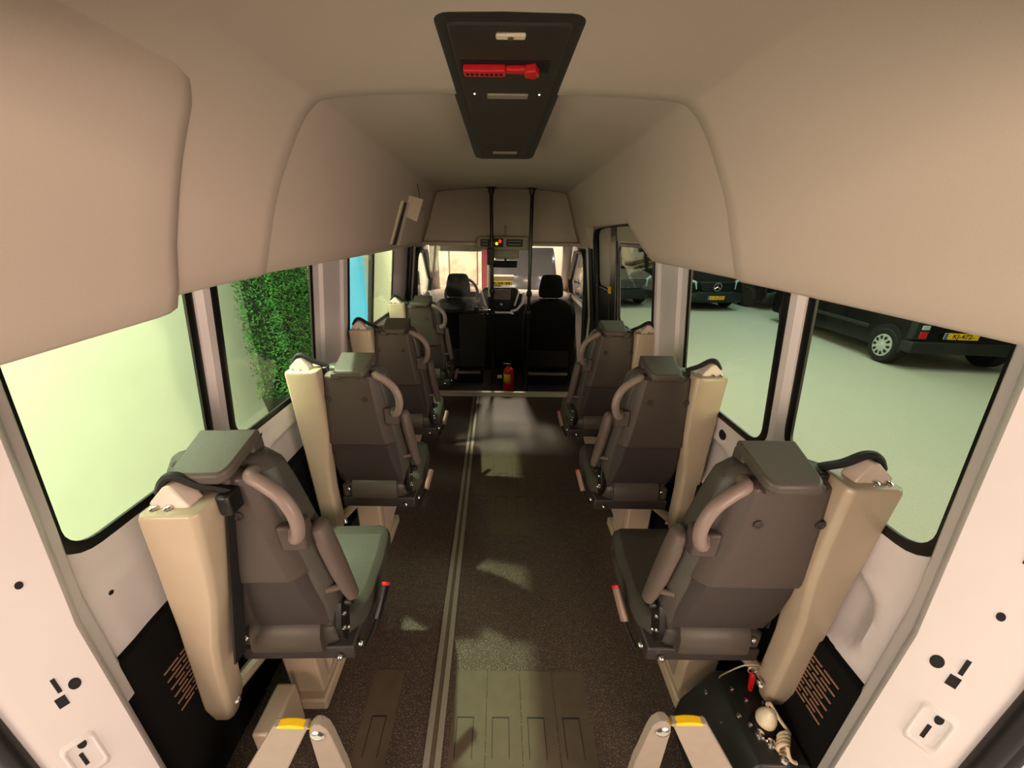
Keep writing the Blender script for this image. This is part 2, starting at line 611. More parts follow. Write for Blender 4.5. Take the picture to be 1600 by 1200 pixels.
# holes in the lower panels
for s, holes, par in ((-1, ((0.60, 0.80), (0.745, 0.79)), wall_left), (1, ((1.27, 0.845),), wall_right)):
    bm = B()
    for y, z in holes:
        big = 0.022 if s > 0 else 0.006
        add_lathe(bm, [(big, 0), (big * .9, 0.003)], (s * 0.862, y, z), (-s, 0, 0), 16)
    build('panel_holes', bm, 'dark_hole', par)
bm = B()
add_lathe(bm, [(0.016, 0), (0.013, 0.003)], (-0.861, 1.18, 0.875), (1, 0, 0), 16)
build('panel_holes', bm, 'dark_hole', wall_left)

# black lower cover with vent slits, and wheel arch boxes
for s, zt in ((1, 0.585), (-1, 0.65)):
    nm = 'right' if s > 0 else 'left'
    bm = B()
    add_box(bm, min(s * 0.835, s * 0.93), max(s * 0.835, s * 0.93), 0.47, 3.40, 0.0, zt)
    pan = tag(build('wall_lower_' + nm, bm, 'black_carpet', bevel=0.006), kind='structure', label='black lower side panel with a vent grille, ' + nm + ' side')
    bm = B()
    vy0, vz0 = (0.575, 0.385) if s > 0 else (0.60, 0.365)
    for r in range(11):
        off = (r % 2) * 0.02
        z = vz0 + r * 0.0145
        for k in range(3):
            ya = vy0 + k * 0.05 + off
            add_box(bm, min(s * 0.833, s * 0.8355), max(s * 0.833, s * 0.8355), ya, ya + 0.043, z, z + 0.0045)
    build('vent_grille', bm, 'vent_tan', pan, smooth=0)
    bm = B()
    add_box(bm, min(s * 0.72, s * 0.84), max(s * 0.72, s * 0.84), 1.08, 1.24, 0.0, 0.22)
    tag(build('trim_wheelarch_' + nm, bm, 'black_carpet', bevel=0.03, seg=4), kind='structure', label='black carpeted wheel arch box, ' + nm + ' side')

# rear pillars with slots and door seals
for s in (1, -1):
    nm = 'right' if s > 0 else 'left'
    bm = B()
    rows = []
    for z in (0.0, ZB, 1.25, 1.62):
        x = wallx(z)
        rows.append([(s * (x + .06), 0.51, z), (s * (x - .035), 0.507, z), (s * (x - .062), 0.497, z), (s * (x - .07), 0.482, z),
                     (s * (x - .012), 0.405, z), (s * (x - .002), 0.396, z), (s * (x + .008), 0.391, z), (s * (x + .020), 0.392, z), (s * (x + .09), 0.41, z), (s * (x + .09), 0.51, z)])
    add_loft(bm, rows)
    pil = tag(build('trim_rear_pillar_' + nm, bm, 'white_paint', smooth=50), kind='structure', label='white rear door pillar with punched slots, ' + nm + ' side')
    # second flange
    bm = B()
    zb = 0.56 if s < 0 else 0.0
    rows = [[(s * (wallx(z) + .02), 0.552, z), (s * (wallx(z) - .012), 0.548, z), (s * (wallx(z) - .028), 0.534, z), (s * (wallx(z) - .030), 0.505, z), (s * (wallx(z) + .02), 0.505, z)] for z in (zb, ZB, 1.25, 1.62)]
    add_loft(bm, rows)
    build('pillar_flange', bm, 'white_paint', pil, smooth=50)
    # slots lie on the slanted face between (x-.07,.482) and (x-.012,.405)
    bm = B()

    def on_face(t, z, d=0.0):
        x = wallx(z)
        p0, p1 = Vector((x - .07, 0.482)), Vector((x - .012, 0.405))
        q = p0.lerp(p1, t)
        nrm = Vector((-(p1 - p0).y, (p1 - p0).x)).normalized()
        if nrm.x > 0:
            nrm = -nrm
        q = q + nrm * d
        return (s * q.x, q.y, z)

    def slot(t0, t1, z0, z1):
        lo = [on_face(t0, z0, -.002), on_face(t1, z0, -.002), on_face(t1, z1, -.002), on_face(t0, z1, -.002)]
        hi = [on_face(t0, z0, .0008), on_face(t1, z0, .0008), on_face(t1, z1, .0008), on_face(t0, z1, .0008)]
        add_loft(bm, [lo, hi])

    def oval(tc, zc, rt, rz):
        f = lambda d: [on_face(tc + rt * math.cos(k * math.pi / 8), zc + rz * math.sin(k * math.pi / 8), d) for k in range(16)]
        add_loft(bm, [f(-.002), f(.0008)])
    if s < 0:
        slot(0.535, 0.595, 0.738, 0.776); slot(0.54, 0.68, 0.702, 0.728); oval(0.37, 0.738, 0.085, 0.014)
        oval(0.70, 0.590, 0.065, 0.012); slot(0.75, 0.81, 0.532, 0.570); oval(0.40, 1.00, 0.05, 0.008)
    else:
        slot(0.62, 0.68, 0.830, 0.868); slot(0.56, 0.70, 0.796, 0.822); oval(0.36, 0.83, 0.09, 0.015)
        oval(0.76, 0.712, 0.06, 0.012); slot(0.68, 0.74, 0.650, 0.688); slot(0.66, 0.73, 1.095, 1.14); oval(0.72, 0.985, 0.05, 0.009)
    build('pillar_slots', bm, 'dark_hole', pil, smooth=0)
    # shallow pressed square around the lowest slots
    bm = B()
    zc, tc = (0.555, 0.74) if s < 0 else (0.68, 0.73)
    f = lambda rt, rz, d: [on_face(tc + rt * a, zc + rz * b, d) for a, b in ((-1, -.8), (-.8, -1), (.8, -1), (1, -.8), (1, .8), (.8, 1), (-.8, 1), (-1, .8))]
    add_loft(bm, [f(.25, .058, 0.0), f(.22, .05, .0035), f(.20, .045, .0035), f(.17, .04, 0.0003)], cap=False)
    build('pillar_pressing', bm, 'white_paint', pil, smooth=60)
    bm = B()
    add_tube(bm, [(s * (wallx(z) + .024), 0.380, z) for z in (0.0, ZB, 1.25, 1.6)], 0.017, 12)
    add_tube(bm, [(s * (wallx(z) + .054), 0.378, z) for z in (0.0, ZB, 1.25, 1.6)], 0.016, 12)
    build('door_seal', bm, 'black_rubber', pil)
    bm = B()
    rows = [[(s * (wallx(z) + .07), 0.40, z), (s * (wallx(z) + .074), 0.38, z), (s * (wallx(z) + .20), 0.38, z), (s * (wallx(z) + .20), 0.45, z)] for z in (-0.2, ZB, 1.6)]
    add_loft(bm, rows)
    build('outer_skin', bm, 'white_paint', pil)

# ------------------------------------------------------------------ headliner (ceiling)
def prof(y, s):
    """headliner control points (x, z) from the lower lip up to the centre line at distance y"""
    t = min(1.0, max(0.0, (y - 1.06) / 2.7))
    a = [(0.665, 1.455), (0.596, 1.642), (0.545, 1.745), (0.51, 1.806), (0.475, 1.848), (0.425, 1.872), (0.25, 1.882), (0.0, 1.885)]
    b = [(0.735, 1.47), (0.665, 1.66), (0.635, 1.75), (0.615, 1.81), (0.59, 1.87), (0.55, 1.905), (0.30, 1.93), (0.0, 1.935)]
    out = []
    for (x0, z0), (x1, z1) in zip(a, b):
        out.append((s * (x0 + (x1 - x0) * t), z0 + (z1 - z0) * t))
    return out


def interp(pl, n):
    P = smooth_path([(x, 0, z) for x, z in pl], 4)
    return [(p.x, p.z) for p in P]


def half_section(bm, ys, s, grow, lip=None, zb=None):
    rows = []
    for y in ys:
        pl = interp(prof(y, s), 4)
        cz = 1.45
        pts = []
        for x, z in pl:
            g = grow(y) if callable(grow) else grow
            dip = (0.018 if s > 0 else 0.045) * max(0.0, 0.95 - y) * max(0.0, min(1.0, (1.8 - z) / 0.3))
            pts.append((x + s * g * min(1, abs(x) / 0.45), z - dip + g * max(0, min(1, (z - 1.6) / 0.25))))
        zb_ = zb(y) if zb else None
        if zb_ is not None:
            # clip the lower edge up to zb_
            new = []
            for i, (x, z) in enumerate(pts):
                if z < zb_:
                    for j in range(i, len(pts)):
                        if pts[j][1] >= zb_:
                            k = (zb_ - pts[j - 1][1]) / (pts[j][1] - pts[j - 1][1])
                            x = pts[j - 1][0] + (pts[j][0] - pts[j - 1][0]) * k
                            break
                    z = zb_
                new.append((x, z))
            pts = new
        x0, z0 = pts[0]
        head = [(s * (wallx(z0) + 0.005), z0 + 0.03), (x0 + s * 0.035, z0 - 0.004), (x0 + s * 0.012, z0 - 0.006)]
        rows.append([(x, y, z) for x, z in head + pts])
    add_loft(bm, rows, closed=False, cap=False)


ceil_label = 'beige grey cloth headliner of the high roof'
yA = [0.29, 0.4, 0.5, 0.6, 0.75, 0.9, 1.0, 1.045, 1.06]
yB = [1.06, 1.2, 1.5, 1.8, 1.9, 2.0, 2.06, 2.1, 2.5, 3.0, 3.2, 3.225, 3.25, 3.6, 3.78]
growA = lambda y: -0.022 + (0.012 if y > 1.055 else 0) - 0.05 * max(0, 0.5 - y) * 0
bm = B()
half_section(bm, yA, 1, growA)
half_section(bm, [y for y in yA], -1, growA)
# end return faces of the rear section
bmesh.ops.remove_doubles(bm, verts=bm.verts, dist=0.0005)
ce = tag(build('ceiling', bm, 'headliner_cloth', smooth=60, solid=-0.012), kind='structure', label=ceil_label)

# proud moulded section over the rear left window
bm = B()
yL = [0.29, 0.42, 0.5, 0.62, 0.68, 0.708, 0.716]
rows = []
for y in yL:
    pl = interp(prof(y, -1), 4)
    g = -0.05 if y < 0.69 else (-0.045 if y < 0.71 else -0.03)
    pts = []
    for i, (x, z) in enumerate(pl):
        if z > 1.852:
            continue
        f = min(1, max(0.0, (1.852 - z) / 0.10))
        pts.append((x - g * f + 0.012 * 0, z - 0.004 - 0.02 * f * (1 if z < 1.5 else 0) - 0.045 * max(0.0, 0.95 - y) * max(0.0, min(1.0, (1.8 - z) / 0.3))))
    x0, z0 = pts[0]
    pts = [(-wallx(z0) - 0.005, z0 + 0.02), (x0 - 0.035, z0 - 0.006), (x0 - 0.012, z0 - 0.007)] + pts
    rows.append([(x, y, z) for x, z in pts])
n = min(len(r) for r in rows)
rows = [r[:n] for r in rows]
add_loft(bm, rows, closed=False, cap=False)
build('headliner_bolster', bm, 'headliner_cloth', ce, smooth=60, solid=-0.01)


def zb_right(y):
    if y < 1.83 or y > 3.23:
        return None
    if y < 2.06:
        t = (y - 1.83) / 0.23
        return 1.455 + (1.625 - 1.455) * t
    return 1.63


bm = B()
half_section(bm, [1.04] + yB, 1, 0.012, zb=zb_right)
half_section(bm, [1.04] + yB, -1, 0.012)
bmesh.ops.remove_doubles(bm, verts=bm.verts, dist=0.0005)
build('headliner_front', bm, 'headliner_cloth', ce, smooth=60, solid=-0.012)

# roof skin above, so no light falls through the headliner
bm = B()
add_loft(bm, [[(-0.80, y, 1.63), (-0.76, y, 1.74), (-0.6, y, 1.97), (0, y, 2.04), (0.6, y, 1.97), (0.76, y, 1.74), (0.80, y, 1.63)] for y in (0.26, 3.95)], closed=False, cap=False)
build('roof_skin', bm, 'white_paint', ce, solid=0.004)
bm = B()
pl = interp(prof(0.36, 1), 4)
ol = [(0.80, 1.62), (0.76, 1.74), (0.6, 1.97), (0, 2.04), (-0.6, 1.97), (-0.76, 1.74), (-0.80, 1.62)] + [(-.76, 1.52), (-.50, 1.694), (.50, 1.694), (.76, 1.52)]
add_prism(bm, ol, 0.255, 0.295, 'y')
build('header_light_block', bm, 'white_paint', ce, smooth=30)  # out of view; added and lowered at the corners to shade the headliner
# bulkhead above the cab
bm = B()
pl = interp(prof(3.78, 1), 4)
outline = [(x + 0.012, z + 0.01) for x, z in pl] + [(-x - 0.012, z + 0.01) for x, z in reversed(pl)]
add_prism(bm, outline, 3.78, 3.82, 'y')
bulk = build('cab_bulkhead', bm, 'headliner_cloth', ce, smooth=30)
bm = B()
add_box(bm, -0.80, 0.80, 3.70, 4.22, 1.455, 1.485)
build('cab_headliner', bm, 'headliner_cloth', ce, bevel=0.012, seg=3)

# ------------------------------------------------------------------ roof console
con = thing('roof_console', 'long black console on the roof with a red emergency hammer bay and reading lamps', 'console', (0.010, 0.695, 1.865))
bm = B()
L = 1.14
shrink = lambda d: rrect(-0.126 + d, 0.126 - d, d, L - d, 0.025, 5)
rows = [[(x, y, 0.03) for x, y in shrink(0.010)], [(x, y, 0.0) for x, y in shrink(0.0)], [(x, y, -0.012) for x, y in shrink(0.006)], [(x, y, -0.017) for x, y in shrink(0.014)]]
add_loft(bm, rows)
build('housing', bm, 'console_plastic', con, smooth=30)
bm = B()
add_loft(bm, [[(x, y, -0.016) for x, y in rrect(-0.098, 0.098, 0.03, L - 0.03, 0.012)], [(x, y, -0.020) for x, y in rrect(-0.094, 0.094, 0.034, L - 0.034, 0.012)]])
build('centre_panel', bm, 'console_panel', con, smooth=30)
bm = B()
add_box(bm, -0.088, 0.078, 0.155, 0.205, -0.0215, -0.0195)
build('hammer_bay', bm, 'dark_hole', con)
bm = B()
add_box(bm, -0.022, 0.026, 0.052, 0.068, -0.025, -0.019)
lamp = build('lamp_cover', bm, 'lamp_cream', con, bevel=0.003)
bm = B()
add_lathe(bm, [(0.005, 0), (0.004, 0.002)], (0.002, 0.06, -0.025), (0, 0, -1), 12)
build('lamp_button', bm, 'rail_groove', lamp)
bm = B()
add_box(bm, -0.045, 0.048, 0.325, 0.352, -0.024, -0.019)
build('reading_lamp', bm, 'lamp_grey', con, bevel=0.003)
bm = B()
add_box(bm, -0.045, 0.048, 0.955, 0.985, -0.024, -0.019)
build('reading_lamp', bm, 'lamp_grey', con, bevel=0.003)
for x, y in ((-0.073, 0.33), (0.073, 0.332), (-0.065, 0.95), (0.07, 0.955)):
    bm = B()
    add_lathe(bm, [(0.0022 if y < .5 else 0.0014, 0), (0.001, 0.002)], (x, y, -0.020), (0, 0, -1), 10)
    build('status_light', bm, 'led_white' if y < .5 else 'lamp_grey', con)
ham = thing('emergency_hammer', 'red emergency window hammer lying in the black roof console', 'hammer', (0.010, 0.695, 1.842))
bm = B()
add_box(bm, -0.084, -0.005, 0.165, 0.192, -0.011, 0.002)
add_box(bm, -0.005, 0.035, 0.168, 0.186, -0.008, 0.002)
build('handle', bm, 'hammer_red', ham, bevel=0.003)
bm = B()
for k in range(8):
    add_box(bm, -0.079 + k * 0.009, -0.0735 + k * 0.009, 0.174, 0.182, -0.0118, -0.0105)
build('grip_notches', bm, 'dark_hole', ham)
bm = B()
add_prism(bm, [(0.03, 0.166), (0.05, 0.158), (0.06, 0.185), (0.05, 0.196), (0.032, 0.19)], -0.013, 0.002, 'z')
build('hammer_head', bm, 'hammer_red', ham, bevel=0.003)

# ------------------------------------------------------------------ passenger seats
def seat(s, label, group, loc, tower, buckle='red', buckle_pts=None, foot=None):
    """folding passenger seat; s = +1 right row, -1 left row. Local u runs to the wall, v forward"""
    root = thing('passenger_seat', label, 'seat', loc, 0, group)
    X = lambda p: (s * p[0], p[1], p[2])

    # --- head rest: wedge cushion folded back over the top
    bm = B()
    pr = [(-.074, .122), (.062, .122), (.057, .03), (.055, .018), (.048, .006), (.036, 0), (-.046, 0), (-.058, .006), (-.065, .018), (-.067, .03)]
    top = lambda v: 1.080 + v * .32
    add_loft(bm, [[X((u, v, top(v) - d)) for u, v in pr] for d in (0.026, 0.0)])
    add_loft(bm, [[X((u, v, z)) for u, v in ((-.072, .085), (.060, .085), (.060, .128), (-.072, .128))] for z in (1.02, 1.10)])
    hr = build('headrest', bm, 'headrest_vinyl', root, smooth=50, bevel=0.007, seg=3)
    for u in (-0.035, 0.055):
        bm = B()
        add_box(bm, min(s * (u - .018), s * (u + .018)), max(s * (u - .018), s * (u + .018)), 0.02, 0.06, 1.04, 1.064)
        build('headrest_clip', bm, 'seat_plastic', hr, bevel=0.004)

    # --- backrest cushion (dark, wraps around the shell)
    bm = B()
    rows = []
    for z, uL, uR, v0, v1 in ((0.50, -.150, .135, .10, .17), (0.56, -.170, .142, .085, .185), (0.70, -.165, .145, .072, .18), (0.85, -.145, .14, .062, .165), (0.98, -.130, .135, .055, .145), (1.045, -.118, .125, .052, .135), (1.072, -.095, .112, .06, .125), (1.078, -.07, .10, .07, .115)):
        c = 0.022
        rows.append([X(p) for p in ((uL + c, v0, z), (uR - c, v0, z), (uR, v0 + c, z), (uR, v1 - c, z), (uR - c, v1, z), (uL + c, v1, z), (uL, v1 - c, z), (uL, v0 + c, z))])
    add_loft(bm, rows)
    build('backrest', bm, 'seat_vinyl', root, smooth=60, bevel=0.006)

    # --- rear shell, with the stepped crease
    bm = B()
    sp = ((1.062, -.085, .098, .048), (1.045, -.088, .108, .030), (0.93, -.100, .118, .026), (0.79, -.116, .134, .030), (0.752, -.122, .138, .034), (0.744, -.123, .138, .047), (0.69, -.128, .138, .052), (0.62, -.138, .138, .062), (0.55, -.148, .134, .078), (0.535, -.146, .13, .09))
    rows = []
    for z, uL, uR, v in sp:
        b = 0.022
        rows.append([X(p) for p in ((uL - .012, v + .040, z), (uL, v + .016, z), (uL + b, v, z), (uR - b, v, z), (uR, v + .012, z), (uR + .006, v + .040, z))])
    add_loft(bm, rows)
    o = build('back_shell', bm, ['seat_plastic', 'seat_plastic_shade'], root, smooth=28, bevel=0.003)
    for f in o.data.polygons:
        if f.center.z < 0.745:
            f.material_index = 1  # same plastic below the crease; shade of the inward slope painted in
    for u in (-.042, .108 - .012):
        bm = B()
        add_lathe(bm, [(0.011, 0.0), (0.011, 0.003), (0.008, 0.0035), (0.006, 0.001), (0.0, 0.001)], (s * u, 0.0265, 0.957), (0, -1, 0), 16)
        build('shell_screw', bm, 'seat_plastic_shade', o)

    # --- grab handle
    bm = B()
    pth = smooth_path([X(p) for p in ((-.082, .055, 1.052), (-.095, .028, 1.056), (-.125, .016, 1.046), (-.160, .008, 1.02), (-.178, .004, .985), (-.180, .006, .950), (-.168, .014, .912), (-.150, .03, .895), (-.136, .062, .898))], 5)
    add_tube(bm, pth, 0.0145, 12)
    build('grab_handle', bm, 'grip_plastic', root, smooth=70)
    bm = B()
    rows = [[X(p) for p in ((-.105, .035, z0), (-.158, .05, z0 - .012), (-.158, .09, z0 - .012), (-.105, .09, z0))] for z0 in (.915, .845)]
    add_loft(bm, rows)
    build('handle_bracket', bm, 'seat_plastic', root, bevel=0.006)

    # --- folded arm rest
    bm = B()
    rows = []
    for z, u, v, hw, hv in ((0.878, -.166, .098, .008, .012), (0.874, -.167, .098, .016, .022), (0.862, -.169, .098, .021, .028), (0.80, -.176, .102, .022, .030), (0.72, -.187, .106, .021, .029), (0.65, -.198, .110, .018, .024), (0.62, -.204, .112, .015, .02)):
        rows.append([X((u + hw * math.cos(k * math.pi / 6), v + hv * math.sin(k * math.pi / 6), z)) for k in range(12)])
    add_loft(bm, rows)
    arm = build('armrest', bm, 'armrest_plastic', root, smooth=60)
    bm = B()
    add_tube(bm, [X((-.19, .10, .665)), X((-.150, .085, .668))], 0.009, 10)
    build('armrest_pivot', bm, 'armrest_plastic', arm)

    # --- seat cushion and its rear flap
    bm = B()
    rows = []
    for v, zt, zb, uL, uR in ((.085, .515, .46, -.12, .125), (.10, .525, .44, -.15, .14), (.16, .50, .42, -.190, .15), (.25, .482, .40, -.198, .15), (.38, .478, .39, -.192, .15), (.48, .482, .39, -.182, .148), (.535, .474, .40, -.165, .14), (.555, .45, .42, -.14, .12)):
        c = 0.03
        h = zt - zb
        rows.append([X(p) for p in ((uL, v, zb + h * .3), (uL + .006, v, zt - h * .2), (uL + c, v, zt), (uR - c, v, zt), (uR, v, zt - h * .25), (uR, v, zb), (uL + c, v, zb))])
    add_loft(bm, rows)
    build('seat_cushion', bm, 'seat_vinyl', root, smooth=60, bevel=0.005)
    bm = B()
    rows = []
    for u in (-.112, -.104, .075, .083):
        k = 0.0 if abs(u) > .105 or u == .083 else 0.004
        rows.append([X(p) for p in ((u, .10, .548), (u, .082 - k, .545), (u, .066 - k, .515), (u, .062 - k, .47), (u, .072, .452), (u, .10, .45))])
    add_loft(bm, rows)
    build('cushion_flap', bm, 'headrest_vinyl', root, smooth=60)

    # --- frame, brackets and bolts
    bm = B()
    add_box(bm, min(s * -.185, s * .14), max(s * -.185, s * .14), .085, .46, .398, .448)
    fr = build('seat_frame', bm, 'dark_frame', root, bevel=0.006)
    for u, v, z in ((-.198, .105, .435), (-.145, .078, .418), (.10, .08, .50)):
        bm = B()
        add_lathe(bm, [(.004, -.006), (.0085, -.003), (.0095, 0), (.0075, .005), (.003, .008)], X((u, v, z)), X((-.6 if u < -.15 else 0, -1, .2)), 14)
        build('bolt', bm, 'chrome', fr)
    bm = B()
    add_prism(bm, [(.075, .50), (.075, .545), (.10, .60), (.13, .61), (.14, .56), (.12, .49), (.09, .47)], s * -.172, s * -.155, 'x')
    add_lathe(bm, [(.012, 0), (.012, .02), (.009, .024)], X((-.172, .12, .585)), X((-1, 0, 0)), 14)
    rc = build('recliner', bm, 'black_plastic', root, bevel=0.003)
    for v, z in ((.085, .53), (.10, .565), (.105, .505)):
        bm = B()
        add_lathe(bm, [(.006, 0), (.0065, .004), (.003, .007)], X((-.174, v, z)), X((-.7, -.7, 0)), 12)
        build('bolt', bm, 'chrome', rc)

    # --- belt buckle on its stalk
    bp = buckle_pts or [(-.195, .13, .38), (-.212, .18, .405), (-.222, .225, .445)]
    bm = B()
    add_tube(bm, smooth_path([X(p) for p in bp], 4), 0.006, 8)
    bk = build('belt_buckle', bm, 'black_webbing', root)
    d = (Vector(X(bp[-1])) - Vector(X(bp[-2]))).normalized()
    e = Vector(X(bp[-1]))
    bm = B()
    add_tube(bm, [e - d * 0.045, e + d * 0.05], 0.0125, 8, flat=1.5)
    build('buckle_body', bm, 'black_plastic' if buckle == 'red' and s < 0 else 'grey_buckle', bk, bevel=0.003)
    if buckle == 'red':
        bm = B()
        add_tube(bm, [e + d * 0.049, e + d * 0.058], 0.0122, 8, flat=1.5)
        build('buckle_button', bm, 'red_plastic', bk, bevel=0.002)

    # --- pedestal
    bm = B()
    add_box(bm, min(s * .025, s * .14), max(s * .025, s * .14), .20, .40, 0.0, .40)
    add_box(bm, min(s * .01, s * .15), max(s * .01, s * .15), .17, .44, 0.0, .05)
    pd = build('pedestal', bm, 'tower_paint', root, bevel=0.008)
    bm = B()
    add_prism(bm, [(.025, .40), (-.08, .40), (-.05, .28), (.025, .06)], .24, .27, 'y')
    for v in bm.verts:
        v.co.x *= s
    build('gusset', bm, 'arm_paint', pd, bevel=0.004)

    # --- belt tower (beige side cover holding the shoulder belt)
    (tu, tv, tz), (fu, fv, fz) = tower
    hgt = tz - fz
    bm = B()
    rows = []
    for t, wi, wo, v0, v1 in ((1.0, -.058, .058, 0, .105), (.985, -.061, .061, -.002, .107), (.80, -.060, .058, .002, .10), (.66, -.055, .056, .004, .09), (.56, -.044, .054, .006, .085), (.46, -.034, .053, .006, .082), (.32, -.030, .050, .006, .078), (.16, -.034, .046, .004, .075), (.10, -.036, .044, .004, .072), (0.0, -.024, .034, .016, .06)):
        u = fu + (tu - fu) * t
        # the cover leans inwards a little at mid height
        u += -0.012 * math.exp(-((t - .5) / .16) ** 2) * 0
        v = fv + (tv - fv) * t
        z = fz + hgt * t
        c = 0.011
        rows.append([X(p) for p in ((u + wi + c, v + v0, z), (u + wo - c, v + v0, z), (u + wo, v + v0 + c, z), (u + wo, v + v1 - c, z), (u + wo - c, v + v1, z), (u + wi + c, v + v1, z), (u + wi, v + v1 - c, z), (u + wi, v + v0 + c, z))])
    add_loft(bm, rows)
    tw = build('belt_tower', bm, 'tower_paint', root, smooth=50, bevel=0.004)
    # belt guide: triangular bracket, cheek and black strap loop
    bm = B()
    o_ = Vector((tu, tv, tz))
    add_loft(bm, [[X(o_ + Vector(p)) for p in ((-.03, y0, -.004), (.042, y0, -.004), (.05, y0, .010), (.022, y0 + .012, .040), (.008, y0 + .012, .040), (-.022, y0, .012))] for y0 in (.025, .065)])
    gd = build('belt_guide', bm, 'guide_plastic', tw, bevel=0.004)
    bm = B()
    pth = smooth_path([X(o_ + Vector(p)) for p in ((.047, .055, .018), (.028, .055, .046), (.008, .06, .048), (-.026, .065, .024), (-.055, .075, .008), (-.075, .08, -.004))], 4)
    add_tube(bm, pth, 0.013, 8, flat=0.7)
    build('belt_strap', bm, 'black_webbing', tw)
    bm = B()
    add_box(bm, min(s * (tu - .085), s * (tu - .058)), max(s * (tu - .085), s * (tu - .058)), tv + .05, tv + .10, tz - .045, tz + .004)
    build('belt_slot', bm, 'black_plastic', tw, bevel=0.006)
    for du in (.038, .01):
        bm = B()
        add_lathe(bm, [(.007, 0), (.007, .005), (.003, .007)], X((tu + du, tv + .022, tz)), (0, -.4, 1), 12)
        build('guide_screw', bm, 'chrome', gd)
    # webbing running down behind the cover
    bm = B()
    u1 = fu + (tu - fu) * .35
    rows = [[X(p) for p in ((tu - .070 + (u1 - tu) * t, tv + .10, z), (tu - .066 + (u1 - tu) * t, tv + .065, z), (tu - .061 + (u1 - tu) * t, tv + .065, z), (tu - .066 + (u1 - tu) * t, tv + .10, z))] for t, z in ((0, tz - .03), (1, fz + hgt * .35))]
    add_loft(bm, rows)
    build('belt_webbing', bm, 'black_webbing', tw)
    # foot bracket to the pedestal
    bm = B()
    add_tube(bm, [X((fu - .01, fv + .05, fz + .06)), X((.12, .24, .33))], 0.02, 8)
    br = build('tower_bracket', bm, 'tower_paint', tw)
    bm = B()
    add_lathe(bm, [(.009, -.004), (.010, .004), (.005, .01)], X((fu - .052, fv + .03, fz + .075)), (-s * .5, -1, .2), 14)
    build('bolt', bm, 'chrome', br)
    return root


GR, GL = 'passenger seats in the right row', 'passenger seats in the left row'
TR = ((.166, .005, 1.068), (.190, .02, .285))
TL = ((.178, .005, 1.072), (.178, .02, .27))
XR, XL = 0.622, -0.558
Y1, Y2, Y3, Y4 = 0.635, 1.285, 1.94, 2.76
R1 = seat(1, 'grey folding seat nearest the rear door in the right row, beside the black pump box', GR, (XR, Y1, 0), TR)
R2 = seat(1, 'grey folding seat in the middle of the right row, between two others', GR, (XR, Y2, 0), TR)
R3 = copy_tree(R2)
R3.location = (XR, Y3, 0)
R3['label'] = 'frontmost grey folding seat of the right row, just behind the front passenger seat'
L1 = seat(-1, 'grey folding seat nearest the rear door in the left row, with beige cover leaning inwards', GL, (-.575, 0.622, 0), ((.022, -.06, 1.03), (.212, .012, .225)))
L1.rotation_euler = (0, -0.032, 0)
L1.scale = (1, 1, 1.018)
L2 = seat(-1, 'grey folding seat second from the rear in the left row, with grey topped buckle', GL, (XL, Y2, 0), TL, buckle='grey')
L3 = copy_tree(L2)
L3.location = (XL - .01, Y3, 0)
L3['label'] = 'grey folding seat third from the rear in the left row, by the sliding left window'
L4 = copy_tree(L2)
L4.location = (XL - .03, Y4, 0)
L4['label'] = 'frontmost grey folding seat of the left row, just behind the driver partition'

# ------------------------------------------------------------------ lift arms and pump box at the rear
def lift_arm(s, label, loc):
    r = thing('lift_arm', label, 'lift arm', loc, 0, 'folded wheelchair lift arms at the rear')
    # wide flat arm descending outwards
    bm = B()
    rows = []
    for t in (0, .5, 1):
        u = 0.0 + s * 0.0
        c = Vector((0, 0, .42)).lerp(Vector((s * .16, -.10, 0.03)), t)
        hw = .030 + .016 * t
        rows.append([c + Vector((a * hw, b * .010, 0)) for a, b in ((-1, -1), (1, -1), (1, 1), (-1, 1))])
    add_loft(bm, rows)
    build('wide_arm', bm, 'arm_paint', r, bevel=0.003)
    # narrow upright side plate on the aisle side with pin
    bm = B()
    px = -s * .045
    ol = [(-.022, 0.0), (-.022, .40), (-.018, .425), (-.006, .44), (.006, .44), (.018, .425), (.024, .395), (.034, .30), (.037, .285), (.05, .0)]
    add_loft(bm, [[(px - s * 0.004 + (-s * a * .8), -.012 + b_ * 0 - .004, z) for a, z in ol] for b_ in (0,)] + [[(px - s * 0.004 + (-s * a * .8), .006, z) for a, z in ol]])
    build('side_plate', bm, 'arm_paint', r, bevel=0.002)
    bm = B()
    add_lathe(bm, [(.012, 0), (.012, .006), (.008, .009), (.004, .009)], (px - s * .002, -.014, .405), (0, -1, .3), 16)
    build('pivot_pin', bm, 'chrome', r)
    bm = B()
    ol = [(-.033 + .066 * k / 10, .412 + .013 * math.sin(math.pi * k / 10) ** .7) for k in range(11)]
    add_loft(bm, [[(a, y, z) for a, z in ol] for y in (-.011, .009)])
    build('yellow_cap', bm, 'yellow_plastic', r, bevel=0.003)
    r.scale = (1.42, 1.0, 1.075)
    return r


lift_arm(-1, 'grey metal lift arm with yellow cap, below the rear left seat', (-0.49, 0.535, 0.0))
lift_arm(1, 'grey metal lift arm with yellow cap, beside the black pump box', (0.472, 0.55, 0.0))
bm = B()
add_box(bm, -.032, .032, -.07, .07, 0, .18)
low = tag(build('seat_mount', bm, 'tower_paint', bevel=0.008), 'beige box shaped floor mount under the rear left seat', 'floor mount')
low.location = (-0.685, 0.705, 0)

